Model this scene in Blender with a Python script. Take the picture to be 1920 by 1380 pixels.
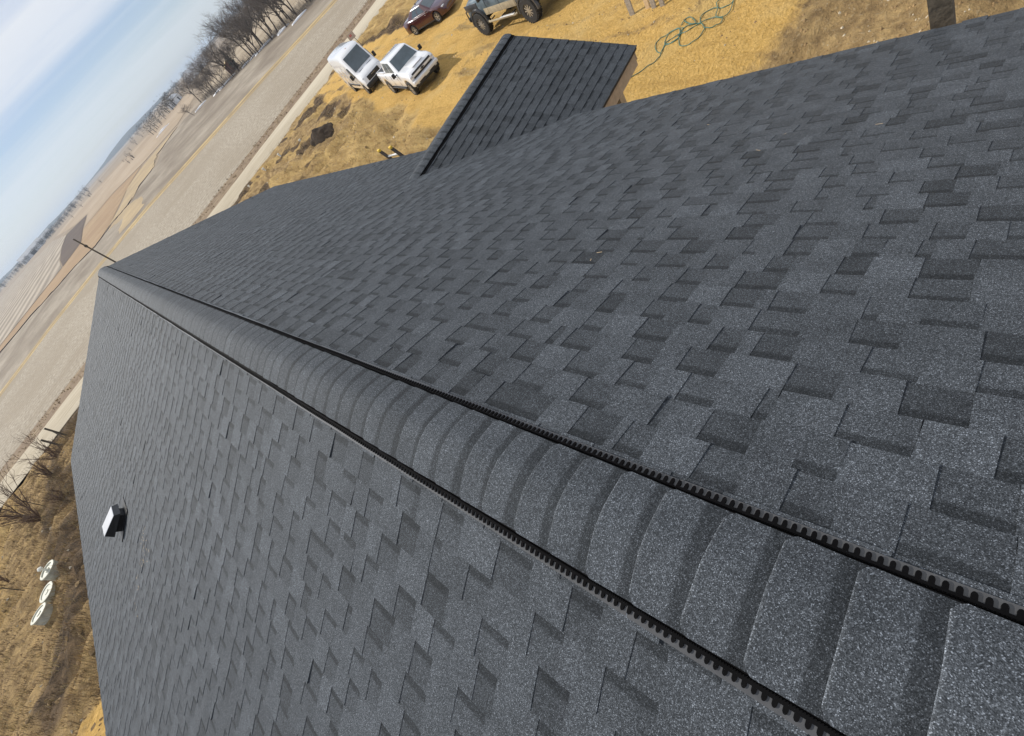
import bpy, bmesh, math, random
from mathutils import Vector, Matrix, noise
from mathutils.geometry import delaunay_2d_cdt
R = math.radians
random.seed(7)
SC = bpy.context.scene
COL = SC.collection
for o in list(bpy.data.objects):
    bpy.data.objects.remove(o)

# ------------------------------------------------------------------ camera, sky, sun, exposure
YAW, PITCH, ROLL = 0.325668, -0.777010, -0.858857
CAM = Vector((-0.0346, 0.0, 1.2415))
fw = Vector((math.sin(YAW)*math.cos(PITCH), math.cos(YAW)*math.cos(PITCH), math.sin(PITCH)))
r0 = Vector((math.cos(YAW), -math.sin(YAW), 0)); u0 = r0.cross(fw)
rt = math.cos(ROLL)*r0 + math.sin(ROLL)*u0
up = -math.sin(ROLL)*r0 + math.cos(ROLL)*u0
cam = bpy.data.cameras.new('camera'); co = bpy.data.objects.new('camera', cam); COL.objects.link(co)
co.matrix_world = Matrix(((rt.x, up.x, -fw.x, CAM.x), (rt.y, up.y, -fw.y, CAM.y), (rt.z, up.z, -fw.z, CAM.z), (0, 0, 0, 1)))
cam.sensor_width = 36; cam.sensor_fit = 'HORIZONTAL'; cam.lens = 36*834.92/1920
cam.clip_start = .05; cam.clip_end = 30000
SC.camera = co

SUN_AZ, SUN_EL = R(112), R(40)          # azimuth counted from +X towards +Y
sdir = Vector((math.cos(SUN_AZ)*math.cos(SUN_EL), math.sin(SUN_AZ)*math.cos(SUN_EL), math.sin(SUN_EL)))
sl = bpy.data.lights.new('sun', 'SUN'); sl.energy = 4.6; sl.angle = R(.6); sl.color = (1, .94, .85)
so = bpy.data.objects.new('sun', sl); COL.objects.link(so)
so.rotation_euler = sdir.to_track_quat('Z', 'Y').to_euler(); so.location = (0, 0, 40)

wd = bpy.data.worlds.new('World'); SC.world = wd; wd.use_nodes = True
nt = wd.node_tree; nt.nodes.clear()
def N(t, k, **kw):
    n = t.nodes.new(k)
    for a, v in kw.items():
        if a.startswith('i_'):
            key = a[2:]; key = int(key) if key.isdigit() else key.replace('_', ' ')
            n.inputs[key].default_value = v
        else: setattr(n, a, v)
    return n
out = N(nt, 'ShaderNodeOutputWorld'); bg = N(nt, 'ShaderNodeBackground'); bg.inputs[1].default_value = .075
sky = N(nt, 'ShaderNodeTexSky', sky_type='NISHITA', sun_disc=False, sun_elevation=SUN_EL, sun_rotation=R(90)-SUN_AZ,
        air_density=1.0, dust_density=.15, ozone_density=1.2, altitude=250)
# thin streaky cloud deck, projected on a plane overhead so that it recedes towards the horizon everywhere
tc = N(nt, 'ShaderNodeTexCoord'); sep = N(nt, 'ShaderNodeSeparateXYZ')
nt.links.new(tc.outputs['Generated'], sep.inputs[0])
zc = N(nt, 'ShaderNodeMath', operation='MAXIMUM', i_1=0.0); nt.links.new(sep.outputs[2], zc.inputs[0])
za = N(nt, 'ShaderNodeMath', operation='ADD', i_1=.10); nt.links.new(zc.outputs[0], za.inputs[0])
dx = N(nt, 'ShaderNodeMath', operation='DIVIDE'); dy = N(nt, 'ShaderNodeMath', operation='DIVIDE')
nt.links.new(sep.outputs[0], dx.inputs[0]); nt.links.new(za.outputs[0], dx.inputs[1])
nt.links.new(sep.outputs[1], dy.inputs[0]); nt.links.new(za.outputs[0], dy.inputs[1])
cmb = N(nt, 'ShaderNodeCombineXYZ'); nt.links.new(dx.outputs[0], cmb.inputs[0]); nt.links.new(dy.outputs[0], cmb.inputs[1])
mp = N(nt, 'ShaderNodeMapping'); mp.inputs['Rotation'].default_value = (0, 0, R(-12)); mp.inputs['Scale'].default_value = (.20, 1.0, 1)
mp.inputs['Location'].default_value = (1.7, .2, 0)
nt.links.new(cmb.outputs[0], mp.inputs[0])
n1 = N(nt, 'ShaderNodeTexNoise', i_Scale=.7, i_Detail=8, i_Roughness=.55, i_Distortion=.35)
nt.links.new(mp.outputs[0], n1.inputs[0])
cr = N(nt, 'ShaderNodeValToRGB'); cr.color_ramp.elements[0].position = .31; cr.color_ramp.elements[1].position = .55
nt.links.new(n1.outputs[0], cr.inputs[0])
hz = N(nt, 'ShaderNodeMapRange', i_1=.0, i_2=.16, i_3=.32, i_4=.95); nt.links.new(zc.outputs[0], hz.inputs[0])
mul = N(nt, 'ShaderNodeMath', operation='MULTIPLY'); nt.links.new(cr.outputs[0], mul.inputs[0]); nt.links.new(hz.outputs[0], mul.inputs[1])
veil = N(nt, 'ShaderNodeMath', operation='MAXIMUM', i_1=.10); nt.links.new(mul.outputs[0], veil.inputs[0])
mixs = N(nt, 'ShaderNodeMix', data_type='RGBA'); mixs.inputs[7].default_value = (11.3, 11.7, 12.3, 1)
nt.links.new(veil.outputs[0], mixs.inputs[0]); wb = N(nt, 'ShaderNodeVectorMath', operation='MULTIPLY'); wb.inputs[1].default_value = (.93, .96, 1.16); nt.links.new(sky.outputs[0], wb.inputs[0]); nt.links.new(wb.outputs[0], mixs.inputs[6])
nt.links.new(mixs.outputs[2], bg.inputs[0]); nt.links.new(bg.outputs[0], out.inputs[0])

vs = SC.view_settings; vs.view_transform = 'Standard'; vs.look = 'None'; vs.exposure = 0.0; vs.gamma = 1; vs.use_curve_mapping = False

# ------------------------------------------------------------------ helpers
class MB:
    def __init__(s): s.v = []; s.f = []; s.a = []
    def add(s, vs, fs, at=None):
        b = len(s.v); s.v += [tuple(v) for v in vs]; s.f += [tuple(b+i for i in f) for f in fs]
        if at is not None: s.a += at if isinstance(at, list) else [at]*len(vs)
        return s
    def box(s, c, sz, rot=None, at=None):
        hx, hy, hz_ = [q/2 for q in sz]
        vs = [Vector((x*hx, y*hy, z*hz_)) for x in (-1, 1) for y in (-1, 1) for z in (-1, 1)]
        if rot: vs = [rot @ v for v in vs]
        c = Vector(c); return s.add([v+c for v in vs], [(0, 1, 3, 2), (4, 6, 7, 5), (0, 4, 5, 1), (2, 3, 7, 6), (0, 2, 6, 4), (1, 5, 7, 3)], at)
    def bevbox(s, c, sz, b=.02, rot=None):
        bm = bmesh.new(); bmesh.ops.create_cube(bm, size=1)
        for v in bm.verts: v.co = Vector((v.co.x*sz[0], v.co.y*sz[1], v.co.z*sz[2]))
        bmesh.ops.bevel(bm, geom=bm.edges[:], offset=b, segments=2, affect='EDGES', profile=.5)
        bm.verts.index_update(); c = Vector(c)
        s.add([((rot @ v.co) if rot else v.co)+c for v in bm.verts], [[v.index for v in f.verts] for f in bm.faces]); bm.free(); return s
    def tube(s, pts, rad, n=6, caps=True):
        pts = [Vector(p) for p in pts]; b = len(s.v); m = len(pts)
        rads = rad if isinstance(rad, (list, tuple)) else [rad]*m
        for i, p in enumerate(pts):
            d = (pts[min(i+1, m-1)]-pts[max(i-1, 0)]).normalized()
            a = d.cross(Vector((0, 0, 1))) if abs(d.z) < .95 else d.cross(Vector((1, 0, 0)))
            a.normalize(); c = d.cross(a)
            for k in range(n):
                t = 2*math.pi*k/n; s.v.append(tuple(p+rads[i]*(math.cos(t)*a+math.sin(t)*c)))
        for i in range(m-1):
            for k in range(n):
                s.f.append((b+i*n+k, b+i*n+(k+1) % n, b+(i+1)*n+(k+1) % n, b+(i+1)*n+k))
        if caps:
            s.f.append(tuple(b+k for k in range(n))[::-1]); s.f.append(tuple(b+(m-1)*n+k for k in range(n)))
        return s
    def lathe(s, prof, n=20, M=None):
        b = len(s.v); M = M or Matrix.Identity(4)
        for (r, z) in prof:
            for k in range(n):
                t = 2*math.pi*k/n; s.v.append(tuple(M @ Vector((r*math.cos(t), r*math.sin(t), z))))
        for i in range(len(prof)-1):
            for k in range(n): s.f.append((b+i*n+k, b+i*n+(k+1) % n, b+(i+1)*n+(k+1) % n, b+(i+1)*n+k))
        s.f.append(tuple(b+k for k in range(n))[::-1]); s.f.append(tuple(b+(len(prof)-1)*n+k for k in range(n)))
        return s
    def build(s, name, mat, parent=None, smooth=False, attr='sh'):
        me = bpy.data.meshes.new(name); me.from_pydata(s.v, [], s.f); me.update()
        if s.a:
            la = me.color_attributes.new(attr, 'FLOAT_COLOR', 'POINT')
            la.data.foreach_set('color', [c for q in s.a for c in (q[0], q[1], q[2], 1.0)])
        if smooth: me.shade_smooth()
        return obj(name, me, mat, parent)
def obj(name, me, mat, parent=None):
    if mat and not me.materials: me.materials.append(mat)
    o = bpy.data.objects.new(name, me); COL.objects.link(o)
    if parent: o.parent = parent
    return o
def empty(name, loc=(0, 0, 0), rz=0):
    o = bpy.data.objects.new(name, None); COL.objects.link(o); o.location = loc; o.rotation_euler = (0, 0, rz); o.empty_display_size = .3; return o
def tag(o, label=None, cat=None, group=None, kind=None):
    if label: o['label'] = label
    if cat: o['category'] = cat
    if group: o['group'] = group
    if kind: o['kind'] = kind
    return o
def smooth_by_angle(o, a=35):
    me = o.data; me.shade_smooth()
    bm = bmesh.new(); bm.from_mesh(me)
    for e in bm.edges: e.smooth = not (len(e.link_faces) == 2 and e.calc_face_angle(0) > R(a))
    bm.to_mesh(me); bm.free(); return o
def copy_tree(o, parent=None):
    c = o.copy(); COL.objects.link(c); c.parent = parent
    for ch in list(o.children): copy_tree(ch, c)
    return c
def sm(a, b, x):
    t = min(1, max(0, (x-a)/(b-a))); return t*t*(3-2*t)
def fbm(x, y, z=0, o=4):
    return noise.fractal(Vector((x, y, z)), 1.0, 2.0, o)

# ------------------------------------------------------------------ materials
def new_mat(name):
    m = bpy.data.materials.new(name); m.use_nodes = True; t = m.node_tree
    return m, t, t.nodes['Principled BSDF']
def simple(name, col, rough=.6, metal=0, spec=.5, var=.12, scale=8, bump=0, coat=0):
    m, t, b = new_mat(name); b.inputs['Roughness'].default_value = rough; b.inputs['Metallic'].default_value = metal
    b.inputs['Specular IOR Level'].default_value = spec; b.inputs['Coat Weight'].default_value = coat
    tc = N(t, 'ShaderNodeTexCoord'); n = N(t, 'ShaderNodeTexNoise', i_Scale=scale, i_Detail=5, i_Roughness=.6)
    t.links.new(tc.outputs['Object'], n.inputs[0])
    mr = N(t, 'ShaderNodeMapRange', i_1=.3, i_2=.7, i_3=1-var, i_4=1+var); t.links.new(n.outputs[0], mr.inputs[0])
    mx = N(t, 'ShaderNodeVectorMath', operation='SCALE'); mx.inputs[0].default_value = col[:3]
    t.links.new(mr.outputs[0], mx.inputs['Scale']); t.links.new(mx.outputs[0], b.inputs['Base Color'])
    if bump:
        bp = N(t, 'ShaderNodeBump', i_Strength=bump, i_Distance=.02); t.links.new(n.outputs[0], bp.inputs['Height']); t.links.new(bp.outputs[0], b.inputs['Normal'])
    return m
def shingle_mat(name, bright=1.0):
    m, t, b = new_mat(name); b.inputs['Roughness'].default_value = .74; b.inputs['Specular IOR Level'].default_value = .25; b.inputs['Specular Tint'].default_value = (.82, .92, 1, 1)
    L = t.links.new
    at = N(t, 'ShaderNodeAttribute', attribute_name='sh'); sp = N(t, 'ShaderNodeSeparateColor'); L(at.outputs['Color'], sp.inputs[0])
    tc = N(t, 'ShaderNodeTexCoord')
    rt3 = N(t, 'ShaderNodeMapping'); rt3.inputs['Rotation'].default_value = (.5, .3, .7); rt3.inputs['Scale'].default_value = (500, 500, 500); L(tc.outputs['Object'], rt3.inputs[0])
    fl3 = N(t, 'ShaderNodeVectorMath', operation='FLOOR'); L(rt3.outputs[0], fl3.inputs[0])
    v = N(t, 'ShaderNodeTexWhiteNoise', noise_dimensions='3D'); L(fl3.outputs[0], v.inputs['Vector'])
    s2 = N(t, 'ShaderNodeSeparateColor'); L(v.outputs['Color'], s2.inputs[0])
    ramp = N(t, 'ShaderNodeValToRGB'); e = ramp.color_ramp.elements
    e[0].position = 0; e[0].color = (.26, .265, .275, 1); e[1].position = 1; e[1].color = (3.6, 3.65, 3.75, 1)
    for p_, c_ in ((.42, .66), (.76, 1.0), (.93, 1.9)):
        q = e.new(p_); q.color = (c_, c_*1.01, c_*1.03, 1)
    L(s2.outputs[0], ramp.inputs[0])
    nz = N(t, 'ShaderNodeTexNoise', i_Scale=5.0, i_Detail=2, i_Roughness=.6); L(tc.outputs['Object'], nz.inputs[0])
    mr = N(t, 'ShaderNodeMapRange', i_1=.3, i_2=.7, i_3=.86, i_4=1.14); L(nz.outputs[0], mr.inputs[0])
    nz2 = N(t, 'ShaderNodeTexNoise', i_Scale=95.0, i_Detail=2, i_Roughness=.75); L(tc.outputs['Object'], nz2.inputs[0])
    mr2 = N(t, 'ShaderNodeMapRange', i_1=.3, i_2=.7, i_3=.72, i_4=1.28); L(nz2.outputs[0], mr2.inputs[0])
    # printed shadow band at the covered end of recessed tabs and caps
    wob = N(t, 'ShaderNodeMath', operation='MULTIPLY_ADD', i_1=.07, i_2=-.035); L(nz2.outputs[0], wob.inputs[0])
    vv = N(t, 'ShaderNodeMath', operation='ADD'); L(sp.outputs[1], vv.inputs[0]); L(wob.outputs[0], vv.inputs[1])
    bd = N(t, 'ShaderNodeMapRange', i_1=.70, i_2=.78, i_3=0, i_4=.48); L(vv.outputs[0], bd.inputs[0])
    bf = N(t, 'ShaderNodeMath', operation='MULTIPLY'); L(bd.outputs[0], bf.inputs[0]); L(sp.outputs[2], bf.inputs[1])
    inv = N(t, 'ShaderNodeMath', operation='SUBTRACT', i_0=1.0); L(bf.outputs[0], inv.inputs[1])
    k = None
    for o_ in (mr.outputs[0], mr2.outputs[0], inv.outputs[0]):
        q = N(t, 'ShaderNodeMath', operation='MULTIPLY'); L(sp.outputs[0] if k is None else k, q.inputs[0]); L(o_, q.inputs[1]); k = q.outputs[0]
    sc_ = N(t, 'ShaderNodeVectorMath', operation='SCALE'); L(ramp.outputs[0], sc_.inputs[0]); L(k, sc_.inputs['Scale'])
    tint = N(t, 'ShaderNodeVectorMath', operation='MULTIPLY'); tint.inputs[1].default_value = (.89*bright, .985*bright, 1.105*bright); L(sc_.outputs[0], tint.inputs[0])
    L(tint.outputs[0], b.inputs['Base Color'])
    bp = N(t, 'ShaderNodeBump', i_Strength=.55, i_Distance=.0022); L(s2.outputs[1], bp.inputs['Height']); L(bp.outputs[0], b.inputs['Normal'])
    return m
M = {}
M['shingle'] = shingle_mat('shingle_granules')
M['deck'] = simple('roof_underlayment', (.03, .032, .035), .9)
M['black_plastic'] = simple('black_plastic', (.004, .004, .0045), .8, spec=.05, var=.3)
M['grey_plastic'] = simple('grey_plastic_flange', (.062, .063, .066), .30, spec=.5, var=.15, scale=30)
M['fascia'] = simple('tan_fascia_board', (.50, .36, .23), .7, scale=14, var=.15)
M['wall'] = simple('house_wrap_siding', (.42, .40, .36), .8)
M['drip'] = simple('dark_drip_edge', (.02, .02, .022), .4)
M['vent'] = simple('black_painted_metal', (.008, .009, .011), .4, spec=.3, var=.2)
M['vent_top'] = simple('vent_lid_sky_glare', (.45, .46, .48), .3, metal=.5, var=.05)  # pale colour paints sky glare onto the black vent's top face
M['white_paint'] = simple('white_vehicle_paint', (.80, .81, .83), .18, coat=1, var=.015, scale=2)
M['maroon'] = simple('maroon_vehicle_paint', (.055, .009, .014), .2, coat=1, var=.1, scale=3)
M['camo_blue'] = simple('grey_blue_vehicle_paint', (.10, .14, .17), .4, coat=.4, var=.5, scale=1.8)
M['mud'] = simple('mud_covered_panel', (.33, .28, .19), .85, var=.3, scale=4)
M['dark_paint'] = simple('dark_grey_vehicle_paint', (.045, .048, .055), .35, coat=.5, var=.3, scale=2)
M['glass'] = simple('tinted_glass', (.07, .095, .11), .04, spec=.9, var=.25, scale=2)
M['rubber'] = simple('tyre_rubber', (.022, .021, .02), .8, var=.4, scale=9)
M['alloy'] = simple('alloy_rim', (.55, .56, .58), .3, metal=.8, var=.1)
M['black_rim'] = simple('black_rim', (.03, .03, .032), .35, var=.2)
M['chrome'] = simple('chrome_trim', (.65, .66, .68), .15, metal=1, var=.05)
M['lamp'] = simple('headlamp_lens', (.55, .57, .6), .1, spec=.9, var=.3, scale=20)
M['trim'] = simple('black_trim', (.018, .018, .019), .5, var=.2)
M['amber'] = simple('amber_marker', (.5, .15, .02), .2)
M['grey_wood'] = simple('weathered_grey_board', (.32, .28, .23), .85, var=.3, scale=12)
M['tan_wood'] = simple('fresh_lumber', (.58, .43, .26), .75, var=.2, scale=12)
M['old_wood'] = simple('dark_old_timber', (.10, .085, .064), .9, var=.45, scale=16, bump=.5)
M['hose'] = simple('green_hose', (.06, .16, .13), .45, var=.2)
M['white_plastic'] = simple('white_plastic', (.72, .72, .66), .5, var=.08)
M['tub'] = simple('off_white_tub', (.44, .44, .36), .6, var=.18, scale=5)
M['tub_side'] = simple('dirty_white_tub_wall', (.42, .42, .36), .7, var=.25, scale=5)
M['yellow'] = simple('yellow_cap', (.75, .5, .05), .5)
M['ladder'] = simple('dark_ladder_rail', (.10, .085, .075), .5, var=.25)
M['alu'] = simple('aluminium', (.75, .75, .74), .4, metal=.3)
M['red'] = simple('red_print', (.5, .03, .03), .5)
M['bark'] = simple('grey_bark', (.085, .07, .06), .9, var=.3, scale=3)
M['twig'] = simple('bare_twigs', (.16, .135, .115), .9, var=.35, scale=.7)
M['shrub'] = simple('red_brown_twigs', (.13, .085, .06), .9, var=.4, scale=5)
M['fartree'] = simple('far_trees', (.12, .115, .105), 1, var=.5, scale=.2)
M['evergreen'] = simple('evergreen', (.025, .04, .022), .9, var=.5, scale=.6)
M['snow'] = simple('old_snow', (.82, .83, .86), .8, var=.08)
M['barn'] = simple('white_metal_siding', (.75, .76, .78), .5, var=.05)
M['barnroof'] = simple('grey_metal_roof', (.38, .39, .41), .5, var=.1)
M['redwall'] = simple('weathered_red_shed', (.16, .09, .07), .8, var=.2)
M['grass'] = simple('dry_grass_blades', (.42, .32, .15), .9, var=.45, scale=.8)
M['weed'] = simple('dead_brown_weeds', (.23, .165, .095), .95, var=.6, scale=.9)
M['stone'] = simple('pale_stones', (.46, .40, .30), .9, var=.35, scale=3)
M['clod'] = simple('soil_clods', (.27, .18, .085), .95, var=.4, scale=3)

def ground_mat(name, c1, c2, scale, c3=None, s3=.05, bump=.3, dist=.05, rows=None, det=5, stretch=None):
    m, t, b = new_mat(name); b.inputs['Roughness'].default_value = .95; b.inputs['Specular IOR Level'].default_value = .15
    L = t.links.new; tc = N(t, 'ShaderNodeTexCoord'); vec = tc.outputs['Object']
    if stretch:
        mp = N(t, 'ShaderNodeMapping'); mp.inputs['Scale'].default_value = stretch; L(vec, mp.inputs[0]); vec = mp.outputs[0]
    n = N(t, 'ShaderNodeTexNoise', i_Scale=scale, i_Detail=det, i_Roughness=.7); L(vec, n.inputs[0])
    r = N(t, 'ShaderNodeMapRange', i_1=.33, i_2=.67); L(n.outputs[0], r.inputs[0])
    mx = N(t, 'ShaderNodeMix', data_type='RGBA'); mx.inputs[6].default_value = (*c1, 1); mx.inputs[7].default_value = (*c2, 1); L(r.outputs[0], mx.inputs[0])
    cur = mx.outputs[2]
    if c3:
        n3 = N(t, 'ShaderNodeTexNoise', i_Scale=s3, i_Detail=4, i_Roughness=.55, i_Distortion=.8); L(vec, n3.inputs[0])
        r3 = N(t, 'ShaderNodeMapRange', i_1=.42, i_2=.62, i_4=.75); L(n3.outputs[0], r3.inputs[0])
        m3 = N(t, 'ShaderNodeMix', data_type='RGBA'); L(cur, m3.inputs[6]); m3.inputs[7].default_value = (*c3, 1); L(r3.outputs[0], m3.inputs[0]); cur = m3.outputs[2]
    if rows:      # (direction angle, period, strength, distortion)
        mp2 = N(t, 'ShaderNodeMapping'); mp2.inputs['Rotation'].default_value = (0, 0, rows[0]); L(tc.outputs['Object'], mp2.inputs[0])
        w = N(t, 'ShaderNodeTexWave', i_Scale=1/rows[1]*.314, i_Distortion=rows[3], i_Detail=3, i_Detail_Scale=.6); L(mp2.outputs[0], w.inputs[0])
        wr = N(t, 'ShaderNodeMapRange', i_3=1-rows[2], i_4=1+rows[2]*.5); L(w.outputs['Fac'], wr.inputs[0])
        ws = N(t, 'ShaderNodeVectorMath', operation='SCALE'); L(cur, ws.inputs[0]); L(wr.outputs[0], ws.inputs['Scale']); cur = ws.outputs[0]
    L(cur, b.inputs['Base Color'])
    if bump:
        bp = N(t, 'ShaderNodeBump', i_Strength=bump, i_Distance=dist); L(n.outputs[0], bp.inputs['Height']); L(bp.outputs[0], b.inputs['Normal'])
    return m
M['stubble'] = ground_mat('stubble_field', (.20, .167, .125), (.49, .435, .35), 2.3, (.29, .245, .185), .06, bump=.7, dist=.2, rows=(R(88), 1.6, .07, 1.0))
M['field_b'] = ground_mat('harrowed_field', (.24, .205, .16), (.35, .305, .245), .25, (.165, .132, .10), .05, bump=.2, stretch=(1, .5, 1))
M['ystrip'] = ground_mat('yellow_grass_strip', (.38, .275, .13), (.52, .40, .21), .9, (.27, .21, .12), .12)
M['road'] = ground_mat('pale_gravel_road', (.34, .29, .21), (.47, .41, .31), 3.5, (.53, .475, .37), .22, bump=.1, stretch=(.12, 1, 1))
M['ditch'] = ground_mat('ditch_weeds', (.14, .10, .068), (.33, .255, .165), 1.6, (.20, .145, .10), .3, bump=.5, dist=.1, stretch=(.5, 1, 1))
M['ditch_dark'] = ground_mat('wet_ditch', (.05, .04, .03), (.16, .12, .075), 1.2, bump=.5, stretch=(.3, 1, 1))
M['brownband'] = ground_mat('brown_pasture', (.26, .18, .11), (.37, .27, .165), .08, (.30, .20, .12), .02, bump=0)
M['golden'] = ground_mat('golden_grass', (.36, .275, .165), (.45, .35, .21), .12, (.32, .25, .165), .05, bump=0)
M['darkpatch'] = ground_mat('ploughed_dark_field', (.085, .065, .055), (.12, .092, .075), .08, bump=0)
M['stripes'] = ground_mat('contour_striped_field', (.30, .255, .205), (.38, .33, .265), .05, bump=0, rows=(R(12), 9.0, .34, 2.5))
M['terrain'] = ground_mat('far_farmland', (.25, .20, .15), (.34, .285, .22), .012, (.24, .185, .125), .0045, bump=0, stretch=(.35, 1, 1))
M['creek'] = simple('creek_bank_scrub', (.055, .045, .04), 1, var=.5, scale=.3)
M['hills'] = ground_mat('wooded_far_hills', (.045, .05, .045), (.09, .085, .07), .01, bump=0)

def yard_mat():
    m, t, b = new_mat('dirt_yard'); b.inputs['Roughness'].default_value = .95; b.inputs['Specular IOR Level'].default_value = .12
    L = t.links.new; at = N(t, 'ShaderNodeAttribute', attribute_name='sh'); sp = N(t, 'ShaderNodeSeparateColor'); L(at.outputs['Color'], sp.inputs[0])
    tc = N(t, 'ShaderNodeTexCoord')
    def nz(s, d=5, r=.65, st=None):
        v = tc.outputs['Object']
        if st:
            mp = N(t, 'ShaderNodeMapping'); mp.inputs['Scale'].default_value = st; mp.inputs['Rotation'].default_value = (0, 0, R(20)); L(v, mp.inputs[0]); v = mp.outputs[0]
        n = N(t, 'ShaderNodeTexNoise', i_Scale=s, i_Detail=d, i_Roughness=r); L(v, n.inputs[0]); return n.outputs[0]
    def mr(x, a, b_, c=0, d=1):
        q = N(t, 'ShaderNodeMapRange', i_1=a, i_2=b_, i_3=c, i_4=d); L(x, q.inputs[0]); return q.outputs[0]
    def mix(f, a, b_):
        q = N(t, 'ShaderNodeMix', data_type='RGBA')
        for i, x in ((6, a), (7, b_)):
            if isinstance(x, tuple): q.inputs[i].default_value = (*x, 1)
            else: L(x, q.inputs[i])
        L(f, q.inputs[0]); return q.outputs[2]
    def soft(ch, n, w=.5):     # zone weight broken up by noise
        a = N(t, 'ShaderNodeMath', operation='MULTIPLY_ADD', i_1=w, i_2=-w/2); L(n, a.inputs[0])
        c = N(t, 'ShaderNodeMath', operation='ADD'); L(ch, c.inputs[0]); L(a.outputs[0], c.inputs[1]); return mr(c.outputs[0], .38, .62)
    big = nz(.5, 3); mid = nz(2.2, 5); fine = nz(9, 5, .75); streak = nz(1.0, 5, .7, (1.6, .35, 1))
    sand = mix(mr(fine, .35, .68), (.50, .305, .085), (.76, .50, .175))
    sand = mix(mr(streak, .50, .66, 0, .6), sand, (.44, .27, .085))
    sand = mix(mr(big, .52, .66, 0, .45), sand, (.66, .47, .20))
    soil = mix(mr(mid, .35, .66), (.21, .14, .068), (.47, .325, .15))
    soil = mix(mr(fine, .55, .72, 0, .8), soil, (.46, .36, .22))
    straw = mix(mr(streak, .35, .65), (.30, .19, .075), (.57, .395, .16))
    straw = mix(mr(fine, .5, .7, 0, .7), straw, (.54, .42, .22))
    dark = mix(mr(mid, .4, .65), (.055, .038, .024), (.19, .13, .075))
    c = mix(soft(sp.outputs[2], mid, .7), soil, straw)
    c = mix(soft(sp.outputs[1], mid, .8), c, dark)
    c = mix(soft(sp.outputs[0], mid, .6), c, sand)
    L(c, b.inputs['Base Color'])
    ad = N(t, 'ShaderNodeMath', operation='MULTIPLY_ADD', i_1=.6); L(mid, ad.inputs[0]); L(fine, ad.inputs[2])
    bp = N(t, 'ShaderNodeBump', i_Strength=1.0, i_Distance=.14); L(ad.outputs[0], bp.inputs['Height']); L(bp.outputs[0], b.inputs['Normal'])
    return m
M['yard'] = yard_mat()

# ------------------------------------------------------------------ terrain
def terr(x, y):
    r = math.hypot(x, y)
    z = -6.6-.4*sm(38, 51, y)
    z += 7.6*min(1, max(0, (r-130)/1400))**1.15
    if r > 1500:
        k = sm(2200, 4200, r); z += k*(14+16*fbm(x*.0006+3, y*.0006, 0, 4)+12*sm(.1, -.6, x/max(r, 1)))
    if r > 250: z += .35*min(1, (r-250)/600)*fbm(x*.004, y*.004, 5, 3)*min(4, r/300)
    return z
mb = MB(); NA, RR = 200, [0.5]
while RR[-1] < 9000: RR.append(RR[-1]*1.075+.6)
for r in RR:
    for k in range(NA):
        a = 2*math.pi*k/NA; x, y = r*math.cos(a), r*math.sin(a)
        mb.v.append((x, y, terr(x, y)-.05-.1*sm(300, 900, r)-1.2*(1-sm(61, 68, y))))
for i in range(len(RR)-1):
    for k in range(NA): mb.f.append((i*NA+k, (i+1)*NA+k, (i+1)*NA+(k+1) % NA, i*NA+(k+1) % NA))
tag(mb.build('terrain', M['terrain'], smooth=True), kind='structure')

def drape(name, poly, mat, lift=.02, step=4.0, jit=0):
    """field patch: an outline in metres filled with a triangle net lying on the terrain"""
    P = []
    n = len(poly)
    for i in range(n):
        a, b = Vector(poly[i]), Vector(poly[(i+1) % n]); k = max(1, int((b-a).length/step))
        for j in range(k):
            q = a.lerp(b, j/k)
            if jit: q += Vector((fbm(q.x*.06, q.y*.06, 1)*jit, fbm(q.x*.06, q.y*.06, 7)*jit))
            P.append(q)
    m_ = len(P); xs = [p.x for p in P]; ys = [p.y for p in P]
    pts = list(P); x = min(xs)+step/2
    while x < max(xs):
        y = min(ys)+step/2
        while y < max(ys): pts.append(Vector((x+random.uniform(-.2, .2)*step, y+random.uniform(-.2, .2)*step))); y += step
        x += step
    vs_, es, fs, *_ = delaunay_2d_cdt([Vector((p.x, p.y)) for p in pts], [], [list(range(m_))], 1, 1e-4)
    mb = MB(); mb.add([(v.x, v.y, terr(v.x, v.y)+lift*.25) for v in vs_], [tuple(f) for f in fs])
    return tag(mb.build(name, mat, smooth=True), kind='structure')
def road_y(x, base): return base-.03*x
def strip(xs, f0, f1): return [(x, f0(x)) for x in xs]+[(x, f1(x)) for x in reversed(xs)]
XS = list(range(-240, 281, 20))
drape('ditch', strip(XS, lambda x: road_y(x, 57.9), lambda x: road_y(x, 63.5)), M['ditch'], .03, 3, .6)
YC = [(-240, 60), (-120, 84), (-60, 100), (-25, 110), (-14, 116), (0, 118), (15, 116), (31, 106), (45, 98.5), (60, 87), (80, 78), (120, 70), (280, 58)]
drape('stubble_field', [(-240, 63)]+YC+[(280, 48), (120, 59.6), (0, 62.8), (-120, 66.6)], M['stubble'], .05, 6)
drape('grass_strip', YC+[(x+.6, y+2.6) for x, y in reversed(YC)], M['ystrip'], .09, 4, .5)
drape('grass_strip', [(x+.6, y+2.3) for x, y in YC]+[(x+.9, y+3.6) for x, y in reversed(YC)], M['ditch'], .08, 4, .5)
drape('grass_strip', [(x+.9, y+3.6) for x, y in YC]+[(x+1.5, y+6.5) for x, y in reversed(YC)], M['ystrip'], .09, 4, .8)
drape('field', [(x+1.2, y+6) for x, y in YC[2:]]+[(280, 120), (110, 115), (86, 116), (77, 128), (75, 160), (76, 215), (68, 236), (50, 220), (37, 187), (28, 183), (21, 168), (12, 169), (5, 164), (-2, 175), (-9, 177), (-20, 184), (-70, 188)], M['field_b'], .07, 8)
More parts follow.
